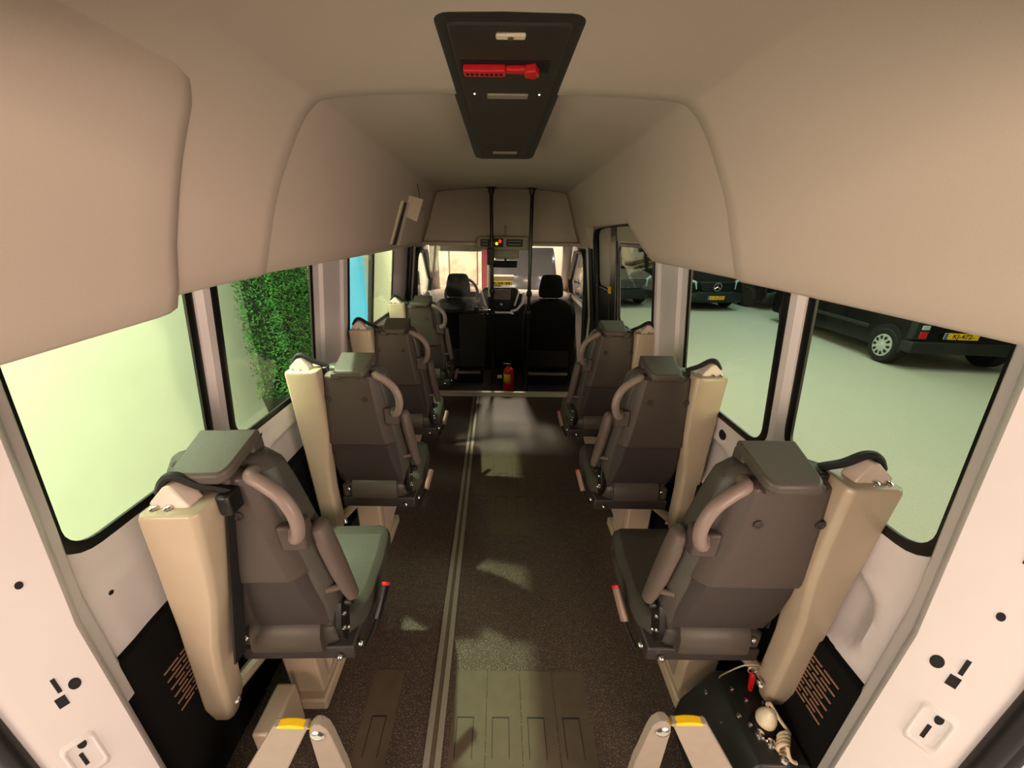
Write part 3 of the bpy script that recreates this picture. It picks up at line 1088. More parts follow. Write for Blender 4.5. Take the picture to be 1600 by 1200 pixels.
box = thing('pump_box', 'black lift pump box with coiled cable on the floor at the rear right', 'pump box', (0.70, 0.60, 0))
bm = B()
rows = []
for y in (-.06, .175):
    q = .018 * (y + .25) / .42
    rows.append([(-.075 + q - .04, y, 0), (-.075 + q - .03, y, .12), (-.012, y, .262), (.0, y, .27), (.112 + q, y, .27), (.122 + q, y, .262), (.122 + q, y, 0)])
add_loft(bm, rows)
build('housing', bm, 'pump_cover', box, bevel=0.006)
for x, y, z in ((.02, .12, .27), (.045, .09, .27), (.02, .03, .27), (-.035, .14, .215), (-.03, .06, .22), (.0, .05, .272), (.095, .085, .27)):
    bm = B()
    add_lathe(bm, [(.007, 0), (.006, .005), (.002, .007)], (x, y, z), (0, 0, 1), 10)
    build('screw', bm, 'chrome', box)
bm = B()
add_lathe(bm, [(.030, 0), (.032, .006), (.026, .01), (.020, .011)], (.058, .032, .27), (0, 0, 1), 18)
build('knob_collar', bm, 'black_plastic', box)
bm = B()
add_lathe(bm, [(.021, 0), (.025, .012), (.024, .028), (.016, .048), (.006, .058)], (.060, .034, .275), (0.1, -0.05, 1), 18)
build('cream_knob', bm, 'lamp_cream', box)
bm = B()
pth = [(.062, .045, .33), (.072, .05, .334), (.085, .02, .315), (.105, .005, .292)]
for k in range(34):
    a = k / 8 * 2 * math.pi
    pth.append((.090 - k * .0008 + .014 * math.cos(a), -.0 - .0010 * k, .288 + .014 * math.sin(a)))
pth += [(.072, -.046, .286), (.078, -.052, .279), (.088, -.055, .277)]
add_tube(bm, smooth_path(pth, 2), .0048, 8)
build('coiled_cable', bm, 'cream_cable', box)
for x, y in ((.03, .005), (.048, -.015), (.062, -.045)):
    bm = B()
    add_lathe(bm, [(.013, 0), (.014, .006), (.010, .014), (.005, .016)], (x, y, .27), (0, 0, 1), 12)
    build('terminal', bm, 'chrome', box)
key = thing('safety_key', 'red safety key pushed into the black pump box, on a ring and wire lanyard', 'key', (0.695, 0.61, 0))
bm = B()
add_prism(bm, [(.072, .272), (.082, .275), (.076, .34), (.066, .355), (.060, .345)], .10, .112, 'y')
build('key_body', bm, 'red_plastic', key, bevel=0.003)
bm = B()
pth = [(.068 + .014 * math.cos(k * math.pi / 8), .112, .358 + .014 * math.sin(k * math.pi / 8)) for k in range(17)]
add_tube(bm, pth, .0018, 6)
build('key_ring', bm, 'steel_cable', key)
bm = B()
pth = smooth_path([(.080, .113, .368), (.062, .088, .410), (.030, .076, .440), (.0, .078, .432), (-.018, .092, .385), (-.014, .12, .315), (.003, .14, .272)], 5)
add_tube(bm, pth, .0019, 6)
build('wire_lanyard', bm, 'steel_cable', key)

# ------------------------------------------------------------------ poles, partition, extinguisher
def pole(label, xb, xt, y, zj):
    r = thing('grab_pole', label, 'pole', (0, 0, 0), 0, 'black grab poles behind the front seats')
    zt = 1.932
    bm = B()
    add_tube(bm, [(xb, y, 0.0), (xb + (xt - xb) * .5, y, .95), (xt, y, zt)], 0.0165, 14)
    build('tube', bm, 'pole_paint', r)
    bm = B()
    add_lathe(bm, [(.018, -.06), (.024, -.045), (.03, -.012), (.05, -.004), (.05, .012)], (xt, y, zt), (0, 0, 1), 18)
    build('top_flange', bm, 'pole_paint', r)
    bm = B()
    add_lathe(bm, [(.045, .0), (.045, .01), (.022, .016), (.019, .04)], (xb, y, 0.0), (0, 0, 1), 18)
    build('base_flange', bm, 'pole_paint', r)
    for z in zj:
        bm = B()
        add_lathe(bm, [(.018, -.03), (.026, -.018), (.028, 0), (.026, .018), (.018, .03)], (xb + (xt - xb) * z / 1.9, y, z), (0, 0, 1), 14)
        build('joint', bm, 'black_plastic', r)
    return r


pole('black floor to roof grab pole standing at the edge of the driver partition', -0.063, -0.088, 3.64, (1.05, 0.84))
pole('black floor to roof grab pole standing behind the front passenger seat', 0.284, 0.268, 3.64, (1.03, 0.84))

par = thing('driver_partition', 'clear scuffed screen on a black rail behind the driver seat', 'partition', (0, 0, 0))
bm = B()
add_box(bm, -0.66, -0.115, 3.64, 3.646, 0.87, 1.45)
build('clear_screen', bm, 'scuffed_acrylic', par, smooth=0)
bm = B()
add_tube(bm, smooth_path([(-0.78, 3.60, .855), (-0.55, 3.60, .855), (-0.22, 3.60, .86), (-.12, 3.61, .862), (-0.07, 3.64, .864)], 5), 0.018, 12)
build('rail', bm, 'pole_paint', par)
bm = B()
add_box(bm, -0.124, -0.06, 3.61, 3.67, 1.29, 1.44)
build('clamp', bm, 'black_plastic', par, bevel=0.008)
bm = B()
add_box(bm, -0.25, -0.21, 3.58, 3.62, .865, .91)
build('clamp', bm, 'black_plastic', par, bevel=0.008)
bm = B()
add_tube(bm, [(-0.105, 3.645, 1.0), (-0.105, 3.645, 1.29)], 0.012, 8)
build('screen_edge', bm, 'silver_trim', par)
bm = B()
add_box(bm, -0.40, -0.15, 3.61, 3.62, 0.30, .84)
build('lower_panel', bm, 'dark_shell', par)

ex = thing('fire_extinguisher', 'small red fire extinguisher with yellow label between the front seats', 'fire extinguisher', (0.10, 3.74, -0.01))
bm = B()
add_lathe(bm, [(.05, 0), (.056, .01), (.057, .20), (.052, .23), (.035, .255), (.018, .262), (.018, .275)], (0, 0, 0), (0, 0, 1), 20)
build('cylinder', bm, 'red_plastic', ex)
bm = B()
rows = [[(.0578 * math.cos(a), .0578 * math.sin(a), z) for a in [math.radians(200 + 8 * k) for k in range(12)]] for z in (.10, .20)]
add_loft(bm, rows, closed=False, cap=False)
build('yellow_label', bm, 'ext_label', ex, solid=0.0008)
bm = B()
add_box(bm, -.012, .012, -.015, .015, .27, .30)
add_box(bm, -.06, .02, -.008, .008, .295, .305)
build('valve', bm, 'black_plastic', ex, bevel=0.003)
bm = B()
add_tube(bm, smooth_path([(-.02, 0, .285), (-.06, 0, .27), (-.068, 0, .2), (-.062, -.01, .12)], 4), .008, 8)
build('hose', bm, 'black_rubber', ex)
bm = B()
add_box(bm, -.12, -.06, -.01, .01, .14, .17)
build('bracket', bm, 'silver_trim', ex, bevel=.003)

# ------------------------------------------------------------------ front seats
def front_seat(label, loc):
    r = thing('front_seat', label, 'seat', loc, 0, 'black front seats')
    bm = B()
    rows = []
    for z, w, v0, v1 in ((.20, .20, .02, .16), (.26, .255, 0, .18), (.45, .268, -.01, .17), (.65, .272, -.01, .15), (.82, .262, .0, .14), (.90, .235, .01, .13), (.945, .18, .02, .12), (.962, .11, .035, .11)):
        c = .04
        rows.append([(-w, v0 + c, z), (-w + c, v0, z), (w - c, v0, z), (w, v0 + c, z), (w, v1 - c, z), (w - c, v1, z), (-w + c, v1, z), (-w, v1 - c, z)])
    add_loft(bm, rows)
    build('backrest', bm, 'black_fabric', r, smooth=70, bevel=.006)
    bm = B()
    rows = []
    for z, w, k in ((.975, .085, .6), (.985, .115, .9), (1.02, .122, 1), (1.10, .115, 1), (1.165, .10, .95), (1.19, .085, .8), (1.197, .06, .5)):
        rows.append([(w * a, .07 + .055 * b * k, z) for a, b in ((-1, -.5), (-.85, -1), (.85, -1), (1, -.5), (1, .5), (.85, 1), (-.85, 1), (-1, .5))])
    add_loft(bm, rows)
    hr = build('headrest', bm, 'black_fabric', r, smooth=70)
    for x in (-.065, .065):
        bm = B()
        add_tube(bm, [(x, .07, .94), (x, .07, .99)], .007, 8)
        build('headrest_post', bm, 'chrome', hr)
    bm = B()
    add_box(bm, -.25, .25, .10, .54, .30, .44)
    build('seat_base', bm, 'black_fabric', r, bevel=.03, seg=3)
    bm = B()
    add_box(bm, -.24, .24, .12, .50, 0.0, .31)
    build('seat_box', bm, 'dash_dark', r, bevel=.01)
    bm = B()
    add_box(bm, -.21, .21, -.02, .0, .25, .44)
    build('seat_panel', bm, 'dark_shell', r, bevel=.01)
    bm = B()
    add_box(bm, -.20, .22, -.012, .02, .165, .19)
    build('seat_bar', bm, 'arm_paint', r, bevel=.004)
    return r


fr = front_seat('black front passenger seat with headrest on the right of the cab', (0.51, 3.78, -0.01))
fl = front_seat('black driver seat with headrest behind the clear partition screen', (-0.425, 3.80, -0.01))

# ------------------------------------------------------------------ cab
dash = thing('dashboard', 'beige grey dashboard with central screen under the windscreen', 'dashboard', (0, 0, 0.26))
bm = B()
rows = []
for x, dz, dy in ((-.86, -.02, .06), (-.4, 0, .0), (-.22, .0, 0), (.22, .0, 0), (.4, -.02, .02), (.86, -.03, .08)):
    rows.append([(x, 4.50 + dy, .30), (x, 4.40 + dy, .55), (x, 4.42 + dy, .64 + dz), (x, 4.48 + dy, .685 + dz), (x, 4.65 + dy, .68 + dz), (x, 4.95, .635), (x, 4.95, .30)])
add_loft(bm, rows)
build('dash_body', bm, 'dash_plastic', dash, smooth=50)
bm = B()
add_box(bm, -.86, .86, 4.39, 4.6, -.27, .545)
build('lower_dash', bm, 'dash_dark', dash, bevel=.02)
bm = B()
ol = [(-.17, .735), (.17, .735), (.22, .69), (.15, .52), (.10, .47), (-.10, .47), (-.15, .52), (-.22, .69)]
add_prism(bm, ol, 4.36, 4.46, 'y')
build('centre_stack', bm, 'dash_dark', dash, bevel=.008)
bm = B()
add_box(bm, -.115, .115, 4.345, 4.37, .60, .715)
build('screen', bm, 'screen_glass', dash, bevel=.003)
for sx in (-1, 1):
    bm = B()
    ol = [(sx * .215, .70), (sx * .245, .70), (sx * .27, .62), (sx * .22, .50), (sx * .13, .46), (sx * .11, .478), (sx * .19, .515), (sx * .205, .55)]
    bm2 = [(sx * .165, .545), (sx * .215, .685)]
    add_prism(bm, [(sx * .155, .53), (sx * .205, .70), (sx * .225, .70), (sx * .175, .53)], 4.335, 4.40, 'y')
    add_prism(bm, [(sx * .26, .69), (sx * .285, .68), (sx * .27, .56), (sx * .20, .475), (sx * .12, .455), (sx * .115, .475), (sx * .19, .50), (sx * .245, .575)], 4.335, 4.40, 'y')
    build('silver_trim', bm, 'silver_trim', dash, bevel=.005)
    bm = B()
    add_prism(bm, [(sx * .215, .67), (sx * .255, .665), (sx * .235, .57), (sx * .185, .53)], 4.35, 4.40, 'y')
    build('air_vent', bm, 'dash_dark', dash)
bm = B()
add_lathe(bm, [(.014, 0), (.014, .02), (.009, .024)], (0.015, 4.36, .545), (0, -1, 0), 14)
build('dial', bm, 'chrome', dash)
bm = B()
add_tube(bm, [(.15, 4.36, .44), (.11, 4.3, .46), (-.1, 4.3, .46), (-.15, 4.36, .44)], .012, 8)
build('gear_shelf', bm, 'silver_trim', dash)
bm = B()
add_box(bm, -.13, .17, 4.50, 4.70, .79, .845)
build('dash_tray', bm, 'dash_plastic', dash, bevel=.02)
pl = thing('licence_plate', 'yellow licence plate lying on top of the dashboard', 'licence plate', (0, -0.03, 0.235))
bm = B()
add_box(bm, -.10, .14, 4.475, 4.483, .775, .82)
build('plate', bm, 'plate_pale', pl, bevel=.004)
bm = B()
for k in range(7):
    if k in (1, 4):
        continue
    add_box(bm, -.075 + k * .028, -.06 + k * .028, 4.473, 4.476, .786, .808)
build('plate_marks', bm, 'rail_groove', pl)
# steering wheel (mostly hidden by the driver seat)
sw = thing('steering_wheel', 'dark steering wheel in front of the driver seat', 'steering wheel', (-.43, 4.24, .93))
bm = B()
pth = [(.18 * math.cos(k * math.pi / 12), .08 * math.sin(k * math.pi / 12), .17 * math.sin(k * math.pi / 12)) for k in range(25)]
add_tube(bm, pth, .016, 8)
build('rim', bm, 'dash_dark', sw)
bm = B()
add_box(bm, -.16, .16, -.01, .03, -.03, .03)
build('hub', bm, 'dash_dark', sw, bevel=.01)

# cab side walls with the door windows
for s in (1, -1):
    nm = 'right' if s > 0 else 'left'
    bm = B()
    outer = [(3.42, -0.05), (5.0, -0.05), (5.0, 1.02), (4.25, 1.50), (3.42, 1.50)]
    hole = [(3.72, .88), (3.70, 1.34), (3.74, 1.39), (4.12, 1.39), (4.60, 1.06), (4.56, .90)]
    edges = []
    pt = lambda y, z: (s * (wallx(z) + .01), y, z)
    for loop in (outer, hole):
        vs = [bm.verts.new(pt(y, z)) for y, z in loop]
        edges += [bm.edges.new((vs[i], vs[(i + 1) % len(vs)])) for i in range(len(vs))]
    bmesh.ops.triangle_fill(bm, use_beauty=True, edges=edges)
    cd = tag(build('door_cab_' + nm, bm, 'pillar_trim', smooth=0, solid=0.03), kind='structure', label='front cab door, ' + nm + ' side')
    bm = B()
    ring_on_wall(bm, hole, s, .015, .045, -.02, .03)
    build('window_seal', bm, 'black_rubber', cd)
    bm = B()
    add_loft(bm, [[(s * (wallx(z) + .02), y, z) for y, z in hole], [(s * (wallx(z) + .024), y, z) for y, z in hole]])
    build('pane', bm, 'clear_glass', cd, smooth=0)
    bm = B()
    add_tube(bm, [(s * .80, 3.66, 1.40), (s * .84, 3.62, .5)], .03, 8, flat=.4)
    build('belt_webbing', bm, 'black_webbing', cd)
    mi = tag(empty('door_mirror', (s * 1.06, 4.62, .98)), 'black door mirror outside the ' + ('right' if s > 0 else 'left') + ' cab window', 'mirror')
    bm = B()
    add_box(bm, -.09, .09, -.05, .06, -.15, .17)
    build('mirror_housing', bm, 'car_plastic', mi, bevel=.03, seg=3)
    bm = B()
    add_box(bm, -.075, .075, -.056, -.05, -.13, .15)
    build('mirror_glass', bm, 'lamp_clear', mi, bevel=.01)
    bm = B()
    add_tube(bm, [(-s * .05, 0, -.12), (-s * .19, .03, -.16)], .02, 8)
    build('mirror_arm', bm, 'car_plastic', mi)
    # A pillar trim
    bm = B()
    rows = []
    for x, y, z, wd in ((.70, 4.10, 1.47, .06), (.745, 4.37, 1.33, .055), (.79, 4.64, 1.13, .055), (.83, 4.87, .95, .06), (.84, 4.95, .86, .07)):
        rows.append([(s * (x - wd), y, z), (s * (x - .01), y - .06, z), (s * (x + .03), y - .05, z), (s * (x + .03), y + .05, z), (s * (x - wd), y + .03, z)])
    add_loft(bm, rows)
    ap = tag(build('trim_a_pillar_' + nm, bm, 'pillar_trim', smooth=50), kind='structure', label='light grey windscreen pillar trim, ' + nm + ' side')
    # centre (B) pillar trim
    bm = B()
    rows = [[(s * (wallx(z) + .01), 3.36, z), (s * (wallx(z) - .03), 3.38, z), (s * (wallx(z) - .035), 3.50, z), (s * (wallx(z) + .01), 3.53, z)] for z in (0.0, .86, 1.52)]
    add_loft(bm, rows)
    bp = tag(build('trim_b_pillar_' + nm, bm, 'pillar_trim', smooth=40), kind='structure', label='grey pillar trim behind the cab door, ' + nm + ' side')
    bm = B()
    add_tube(bm, [(s * (wallx(z) - .03), 3.34, z) for z in (0.05, .86, 1.50)], .022, 10)
    build('door_seal', bm, 'black_rubber', bp)

# windscreen
bm = B()
rows = [[(-.66, 4.16, 1.455), (.66, 4.16, 1.455)], [(-.74, 4.55, 1.19), (.74, 4.55, 1.19)], [(-.83, 4.96, .90), (.83, 4.96, .90)]]
add_loft(bm, rows, closed=False, cap=False)
tag(build('window_7', bm, 'clear_glass', solid=.005, smooth=0), kind='structure', label='windscreen')
# visor strip at the windscreen top
bm = B()
add_box(bm, -.66, -.20, 4.14, 4.17, 1.385, 1.455)
tag(build('sun_visor', bm, 'pillar_trim', bevel=.01), 'folded beige sun visor above the driver side of the windscreen', 'sun visor')

rc = thing('overhead_console', 'grey overhead console with red and yellow warning lights above the windscreen', 'console', (0.012, 3.72, 1.42))
bm = B()
add_loft(bm, [[(-.255, y, 0), (.275, y, 0), (.275, y, .05), (.24, y, .115), (-.215, y, .115), (-.255, y, .03)] for y in (-.03, .12)])
build('housing', bm, 'door_trim_grey', rc, bevel=.006)
bm = B()
add_box(bm, -.10, .16, .0, .3, -.075, 0.0)
build('mirror_mount', bm, 'door_trim_grey', rc, bevel=.01)
for x0, x1 in ((-.20, -.115), (.04, .19)):
    bm = B()
    add_box(bm, x0, x1, -.036, -.02, .03, .092)
    o = build('slot_frame', bm, 'dash_dark', rc, bevel=.003)
    bm = B()
    for z in (.045, .072):
        add_box(bm, x0 + .012, x1 - .014, -.039, -.034, z, z + .008)
    build('slot_bar', bm, 'lamp_grey', o)
bm = B()
add_box(bm, -.09, .01, -.036, -.02, .025, .10)
sb = build('switch_block', bm, 'dash_dark', rc, bevel=.003)
for x, z, mt in ((-.02, .075, 'led_red'), (-.05, .055, 'led_yellow')):
    bm = B()
    add_lathe(bm, [(.013, 0), (.011, .004), (.004, .007)], (x, -.036, z), (0, -1, 0), 14)
    build('warning_light', bm, mt, sb)
bm = B()
add_tube(bm, [(.025, -.032, .115), (.027, -.03, .21)], .008, 8)
build('aerial_bar', bm, 'lamp_grey', rc)

rm = thing('rear_view_mirror', 'small black interior mirror hanging from the windscreen top', 'mirror', (0.05, 4.12, 1.27))
bm = B()
add_box(bm, -.14, .125, -.012, .02, -.04, .035)
build('mirror_housing', bm, 'dash_dark', rm, bevel=.012, seg=3)
bm = B()
add_box(bm, -.12, .11, -.015, -.011, -.03, .026)
build('mirror_glass', bm, 'car_window', rm, bevel=.004)
bm = B()
add_tube(bm, [(0, .02, .03), (0, .06, .16)], .012, 8)
build('mirror_stalk', bm, 'dash_dark', rm)

# card and white strip on the front left of the headliner
t = tag(empty('hanging_card', (0, 0, 0)), 'blank cream card hanging on the headliner above the left window', 'card')
bm = B()
quad = [(-.588, 1.780), (-.500, 1.755), (-.550, 1.623), (-.627, 1.656)]
add_loft(bm, [[(x, 2.66 + d, z) for x, z in quad] for d in (0, .003)])
build('card', bm, 'plain_card', t, smooth=0)
bm = B()
add_tube(bm, [(-.52, 2.664, 1.745), (-.53, 2.70, 1.80), (-.545, 2.72, 1.85)], .003, 6)
build('card_clip', bm, 'rail_groove', t)
t = tag(empty('trim_pocket', (0, 0, 0)), 'grey slotted pocket with white edge strip on the front left headliner', kind='structure')
bm = B()
add_loft(bm, [[(-.720, y, 1.486), (-.684, y, 1.486), (-.588, y, 1.735), (-.625, y, 1.735)] for y in (2.49, 2.525)])
build('white_strip', bm, 'lamp_cream', t, bevel=.003)
bm = B()
add_loft(bm, [[(-.712, y, 1.481), (-.692, y, 1.481), (-.600, y, 1.733), (-.622, y, 1.733)] for y in (2.53, 2.68)])
build('pocket_shade', bm, 'seat_plastic_shade', t)  # dark block whose colour stands for the shade in the recess
bm = B()
add_loft(bm, [[(-.74, 2.645, 1.478), (-.672, 2.64, 1.478), (-.588, 2.64, 1.738), (-.66, 2.65, 1.738)], [(-.74, 3.25, 1.478), (-.655, 3.25, 1.478), (-.598, 3.25, 1.735), (-.66, 3.25, 1.735)]])
build('pocket_front', bm, 'headliner_cloth', t, bevel=.01)

# sliding door lining on the right
bm = B()
pth = [wall_point(3.12, z, 1, .03) for z in (.35, .8, 1.2, 1.5)] + [wall_point(3.09, 1.58, 1, .03), wall_point(3.02, 1.622, 1, .03), wall_point(2.8, 1.635, 1, .03), wall_point(2.0, 1.635, 1, .03)]
add_tube(bm, pth, .032, 10)
sd = tag(build('door_sliding', bm, 'black_rubber'), kind='structure', label='sliding door opening with black seal, right side')
bm = B()
rows = [[wall_point(y, z, 1, d) for y, z in rrect(2.79, 3.08, 1.19, 1.63, .05)] for d in (.0, .022)]
add_loft(bm, rows)
build('door_lining', bm, 'door_trim_grey', sd, bevel=.008)
bm = B()
rows = [[wall_point(y, z, 1, d) for y, z in rrect(2.78, 3.08, .6, 1.185, .02)] for d in (.0, .03)]
add_loft(bm, rows)
build('door_latch_cover', bm, 'black_plastic', sd, bevel=.008)
bm = B()
rows = [[wall_point(y, z, 1, d) for y, z in rrect(2.645, 2.775, .6, 1.63, .01)] for d in (.0, .012)]
add_loft(bm, rows)
build('window_frame', bm, 'black_plastic', sd, bevel=.003)
bm = B()
rows = [[wall_point(y, z, 1, d) for y, z in rrect(1.95, 2.635, 1.518, 1.64, .01)] for d in (.0, .012)]
add_loft(bm, rows)
build('door_top_panel', bm, 'door_trim_grey', sd, bevel=.003)
bm = B()
rows = [[wall_point(y, z, 1, d) for y, z in ((2.735, 1.165), (2.785, 1.165), (2.785, 1.215), (2.735, 1.215))] for d in (.022, .036)]
add_loft(bm, rows)
build('warning_sticker', bm, 'plate_yellow', sd)

# ------------------------------------------------------------------ the hall outside
bm = B()
add_box(bm, -14, 26, -8, 26, GROUND - .1, GROUND)
tag(build('ground', bm, 'hall_floor_concrete', smooth=0), kind='structure', label='light concrete floor of the hall')
bm = B()
add_box(bm, -3.3, -3.1, -6, 7.0, GROUND, 4.2)
add_box(bm, -3.3, -3.1, 9.05, 15.2, GROUND, 4.2)
tag(build('wall_hall_left', bm, 'hall_wall_white', smooth=0), kind='structure', label='white hall wall outside the left windows')
bm = B()
add_box(bm, -3.3, 4.6, 15.2, 15.4, GROUND, 4.2)
hf = tag(build('wall_hall_front', bm, 'hall_wall_cream', smooth=0), kind='structure', label='cream hall wall in front of the minibus')
bm = B()
add_box(bm, -3.4, -3.2, 7.0, 9.05, GROUND, 3.6)
cw = tag(build('window_8', bm, 'cyan_lit_window', smooth=0), kind='structure', label='blue lit glazed wall seen through the front left window')
bm = B()
add_box(bm, 2.0, 22, 17.5, 17.7, GROUND, 4.0)
tag(build('wall_hall_far', bm, 'hall_wall_white', smooth=0), kind='structure', label='far hall wall behind the parked vans')
# boards on the front wall
WY = 15.2
bd = thing('notice_board', 'large tan board with thin dark edges on the cream wall ahead', 'board', (0, 0, 0))
bm = B()
add_box(bm, -1.98, -.90, WY - .05, WY, -.25, .95)
build('board_panel', bm, 'board_tan', bd)
bm = B()
for x in (-2.0, -.92):
    add_box(bm, x, x + .04, WY - .09, WY, -.25, .95)
add_box(bm, -2.0, -.88, WY - .09, WY, -.28, -.25)
build('board_frame', bm, 'board_edge', bd)
bm = B()
add_box(bm, -.50, -.34, 10.3, 10.34, -.6, 1.5)
tag(build('banner', bm, 'banner_red', smooth=0), 'red and white banner standing left of the grey van ahead', 'banner')
bm = B()
add_box(bm, -2.55, -2.2, WY - .035, WY - .005, -.4, 1.4)
tag(build('poster', bm, 'lamp_cream', smooth=0), 'tall pale poster on the cream wall ahead, left of the tan board', 'poster')
bm = B()
add_lathe(bm, [(.17, 0), (.18, .01), (.18, .03), (.0, .035)], (2.62, WY - .02, .92), (0, -1, 0), 20)
tag(build('wall_sign', bm, 'ext_label'), 'round orange sign on the cream wall, right of the grey van ahead', 'sign')
bm = B()
add_box(bm, 1.62, 1.80, 10.3, 10.34, -.6, 1.5)
tag(build('banner', bm, 'banner_red', smooth=0), 'red banner standing at the right edge of the grey van ahead', 'banner')

# hedge in a planter by the left wall
hd = thing('potted_hedge', 'tall artificial green hedge in a black planter outside the left window', 'hedge', (-2.62, 4.5, GROUND))
bm = B()
add_loft(bm, [[(x, y, 0) for x, y in rrect(-.17, .17, -.42, .42, .04)], [(x, y, .36) for x, y in rrect(-.2, .2, -.47, .47, .04)], [(x, y, .36) for x, y in rrect(-.17, .17, -.44, .44, .04)], [(x, y, .30) for x, y in rrect(-.17, .17, -.44, .44, .04)]])
build('planter', bm, 'planter_black', hd, smooth=40)
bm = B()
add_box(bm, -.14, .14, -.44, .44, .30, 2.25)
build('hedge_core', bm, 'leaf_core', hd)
bm = B()
for k in range(15000):
    face = random.random()
    z = random.uniform(.33, 2.35)
    if face < .6:
        p = Vector((random.uniform(.12, .23) + .02 * math.sin(z * 9), random.uniform(-.48, .48), z))
    elif face < .95:
        p = Vector((random.uniform(-.21, .22), random.choice((-1, -1, 1)) * random.uniform(.40, .50), z))
    else:
        p = Vector((random.uniform(-.2, .2), random.uniform(-.5, .5), random.uniform(2.2, 2.35)))
    a = Vector((random.gauss(0, 1), random.gauss(0, 1), random.gauss(.3, 1))).normalized()
    b = a.cross(Vector((random.gauss(0, 1), random.gauss(0, 1), random.gauss(0, 1)))).normalized()
    l, w_ = random.uniform(.014, .026), random.uniform(.006, .010)
    c = a.cross(b)
    vs = [bm.verts.new(p - a * l), bm.verts.new(p + b * w_ + c * .003), bm.verts.new(p + a * l), bm.verts.new(p - b * w_ + c * .003)]
    bm.faces.new(vs)
build('foliage', bm, 'leaf_green', hd, smooth=0, recalc=False)

# ------------------------------------------------------------------ parked vans
def wheel(parent, x, y, side, r=.32, hub=.205, silver=True):
    wl = None
    bm = B()
    add_lathe(bm, [(hub - .01, -.10), (r - .03, -.105), (r, -.07), (r, .07), (r - .03, .105), (hub + .02, .10), (hub, .085)], (x, y, r), (side, 0, 0), 32)
    wl = build('wheel', bm, 'tyre', parent, smooth=50)
    bm = B()
    add_lathe(bm, [(hub + .004, .075), (hub, .098), (hub - .02, .10), (.05, .112), (.045, .118), (0.0, .12)], (x, y, r), (side, 0, 0), 32)
    build('wheel_trim', bm, 'wheel_silver' if silver else 'car_plastic', wl, smooth=30)
    bm = B()
    for k in range(10):
        a = 2 * math.pi * k / 10
        c, s_ = math.cos(a), math.sin(a)
        pts = [(.11, -.012), (.165, -.026), (.178, 0), (.165, .026), (.11, .012)]
        f = lambda d: [(x + side * d, y + q * c - t * s_, r + q * s_ + t * c) for q, t in pts]
        add_loft(bm, [f(.099), f(.113)])
    build('trim_holes', bm, 'dark_hole', wl, smooth=0)
    return wl


def plate(parent, c, ry, text, w_=.52, h=.11):
    """number plate facing local -y (ry=0) at c"""
    bm = B()
    add_box(bm, c[0] - w_ / 2, c[0] + w_ / 2, c[1] - .012, c[1], c[2] - h / 2, c[2] + h / 2)
    p = build('number_plate', bm, 'plate_yellow', parent, bevel=.004)
    bm = B()
    add_box(bm, c[0] - w_ / 2 + .002, c[0] - w_ / 2 + .05, c[1] - .0135, c[1] - .011, c[2] - h / 2 + .003, c[2] + h / 2 - .003)
    build('plate_band', bm, 'plate_blue', p)
    if text:
        M = Matrix.Translation((c[0] + .025, c[1] - .0135, c[2])) @ Matrix.Rotation(math.radians(90), 4, 'X')
        add_text('plate_text', text, .105, M, 'plate_ink', p)
    return p


